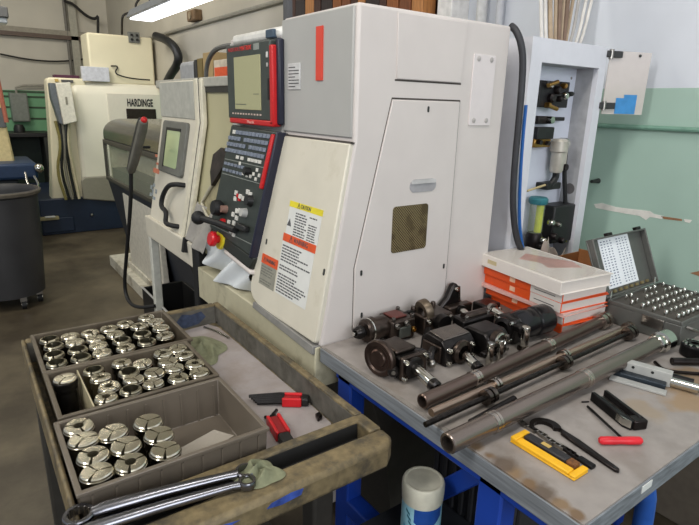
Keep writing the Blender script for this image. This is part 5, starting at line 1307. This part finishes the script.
# ------------------------------------------------------------------ wrenches before the bin
def wrench(lab, p0, p1, R, z, m=mat('wrench_chrome', (128,128,134), .26, 1., var=.08)):
    t = thing('box_wrench', lab, 'wrench', tuple(p0))
    p0 = Vector(p0); p1 = Vector(p1); d = (p1-p0).normalized(); L = (p1-p0).length; n_ = Vector((-d.y, d.x, 0))
    M2 = axes(p0, d, n_, (0,0,1))
    b = MB().frame(M2); 
    inner = .70
    b.lathe([(R*inner,0),(R*.94,0),(R,.002),(R,.014),(R*.94,.016),(R*inner,.016),(R*inner,0)], (0,0,0), (0,0,1), 32); b.build('ring_end', m, t)
    b = MB().frame(M2); b.lathe([(R*.55,0),(R*.74,0),(R*.8,.002),(R*.8,.012),(R*.74,.014),(R*.55,.014),(R*.55,0)], (L,0,.002), (0,0,1), 28); b.build('far_ring', m, t)
    b = MB().frame(M2); b.tube([(R*.85,0,.008), (R*1.6,0,.010), (L*.5,0,.012), (L-R*1.4,0,.010), (L-R*.65,0,.008)], [R*.50,R*.56,R*.46,R*.36,R*.4], 12, smooth=0)
    o = b.build('shaft', m, t); 
    b = MB().frame(M2)
    for k in range(12):
        a = 2*PI*k/12; b.cyl((R*inner*math.cos(a), R*inner*math.sin(a), .001), (R*inner*math.cos(a), R*inner*math.sin(a), .015), .0016, n=6)
    b.build('points', steel, t)
    return t
wrench('large chrome ring wrench lying across the cart in front of the nearest bin', (.074,.833,.8885), (.345,.785,.8885), .0245, .89)
wrench('second chrome ring wrench under the first, nearest the cart edge', (.050,.797,.889), (.335,.757,.889), .020, .889)

# ------------------------------------------------------------------ red folding key sets, rags, keys
def key_set(lab, p0, p1, bl0, bl1, tip):
    t = thing('folding_key_set', lab, 'hex key set', tuple(p0), 'red folding key sets')
    p0, p1 = Vector(p0), Vector(p1); d = (p1-p0).normalized(); L = (p1-p0).length; n_ = Vector((0,0,1)).cross(d)
    M2 = axes(p0, d, n_, (0,0,1))
    for s in (-1, 1):
        MB().frame(M2).prism(rrect(0, L, s*.013-.004, s*.013+.004, .003, 3), 'z', .0005, .024).build('side_plate', mat('key_red', (200,28,36), .4), t, .002)
    MB().frame(M2).box(.004, L-.004, -.009, .009, .0005, .020).build('core', mat('key_red_dark', (140,20,26), .5), t)
    for k, (a, bb) in enumerate(bl0):
        MB().frame(M2).tube([(L*.08, a, .010+.003*k), (-.01, a, .010+.003*k), (-bl1-.006*k, bb, .006+.002*k)], .0045, 6).build('hex_blade', black_oxide, t)
    MB().frame(M2).box(L-.002, L+tip, -.014, .014, .001, .022).build('black_end', blackp, t, .004)
    return t
key_set('red folding hex key set with blades open to the left, the farther one', (.573,1.062,fz+.0024), (.612,1.034,fz+.0024), [(-.010,-.009),(-.005,-.004),(.0,.0),(.005,.004),(.010,.009)], .062, .018)
key_set('red folding hex key set pointing at the camera, the nearer one', (.513,1.000,fz+.0024), (.500,.925,fz+.0024), [(-.006,-.012),(.0,.012),(.005,.02)], .022, .050)
def rag(lab, cx, cy, rx, ry, h, seed, z0):
    b = MB(); r = random.Random(seed); ph = [r.uniform(0, 6) for _ in range(6)]
    def fn(u, v):
        a = 2*PI*u; e = v
        rr = e*(1+.14*math.sin(3*a+ph[0])+.08*math.sin(5*a+ph[1]))
        z = h*(1-e**2.2)*(.72+.28*math.sin(4*a*1+ph[2]+e*5))*(.85+.3*math.sin(e*9+ph[3]+a*2))
        return (cx+rx*rr*math.cos(a), cy+ry*rr*math.sin(a), z0+max(.0008, z)+.001)
    b.grid(fn, 40, 10)
    return tag(b.build('shop_rag', mat('green_grey_cloth', (122,124,98), .9, var=.12, scale=90, bump=.2), None, sub=1), lab, 'rag')
rag('green grey shop rag heaped beside the middle bin', .515, 1.475, .066, .11, .030, 3, fz+.0022)
rag('pale green shop rag bunched on the cart rim over the wrench ends', at(258,470,'z',.90).x, at(258,470,'z',.90).y, .044, .040, .026, 5, cz)
P = [at(x, y, 'z', fz+.008) for x, y in ((205,326),(216,331),(228,336))]
tag(MB().tube([at(204,327,'z',fz+.007), at(216,331,'z',fz+.007), at(229,338,'z',fz+.007)], .0035, 8).build('hex_key', chrome), 'thin bright rod lying behind the green grey rag', 'rod')
tag(MB().tube([at(217,322,'z',fz+.006), at(224,324,'z',fz+.006), at(232,330,'z',fz+.006), at(233,333,'z',fz+.006)], .004, 8, smooth=1).build('hex_key', black_oxide), 'dark bent hex key lying on the liner behind the rag', 'hex key')
# dark binder clip on the liner edge
q = Vector((.612,.955,fz+.003))
tag(MB().prism([(q.x-.010,q.y-.012),(q.x+.008,q.y-.006),(q.x+.010,q.y+.012),(q.x-.004,q.y+.010)], 'z', q.z, q.z+.012).build('binder_clip', dark_steel, None, .003), 'small dark clip on the liner by the cart rim', 'clip')
# ------------------------------------------------------------------ light
wd = bpy.data.worlds.new('world'); sc.world = wd; wd.use_nodes = True
bg = wd.node_tree.nodes['Background']; bg.inputs[0].default_value = (.86,.92,1.,1); bg.inputs[1].default_value = .45
def area(name, loc, target, sx, sy, power, col):
    ld = bpy.data.lights.new(name, 'AREA'); ld.shape = 'RECTANGLE'; ld.size = sx; ld.size_y = sy; ld.energy = power; ld.color = col
    o = bpy.data.objects.new(name, ld); COL.objects.link(o); o.location = loc
    o.rotation_euler = (Vector(target)-Vector(loc)).to_track_quat('-Z', 'Y').to_euler()
    return o
area('window_daylight', (-.2, -3.0, 2.4), (1.7, 1.1, 1.2), 2.4, 1.8, 82, (.93,.96,1.))
area('added_fill_left', (-1.6, .6, 3.4), (1.2, 1.2, 1.2), .4, 2.4, 70, (1.,.98,.94))  # unseen fill light, added to brighten the lathe front and right wall
area('ceiling_fluorescent_near', (.6, .2, 3.6), (.6, .4, 0), 1.3, .3, 22, (1.,.97,.92))
area('ceiling_fluorescent_mid', (-.8, 3.6, 3.6), (.6, 4.4, 0), .4, 2.4, 75, (1.,.95,.84))
area('ceiling_fluorescent_far', (.1, 6.0, 3.6), (1.0, 7.2, .8), 2.0, .4, 55, (1.,.95,.84))
vs = sc.view_settings
vs.view_transform = 'Standard'; vs.look = 'None'; vs.gamma = 1; vs.use_curve_mapping = False; vs.exposure = .0
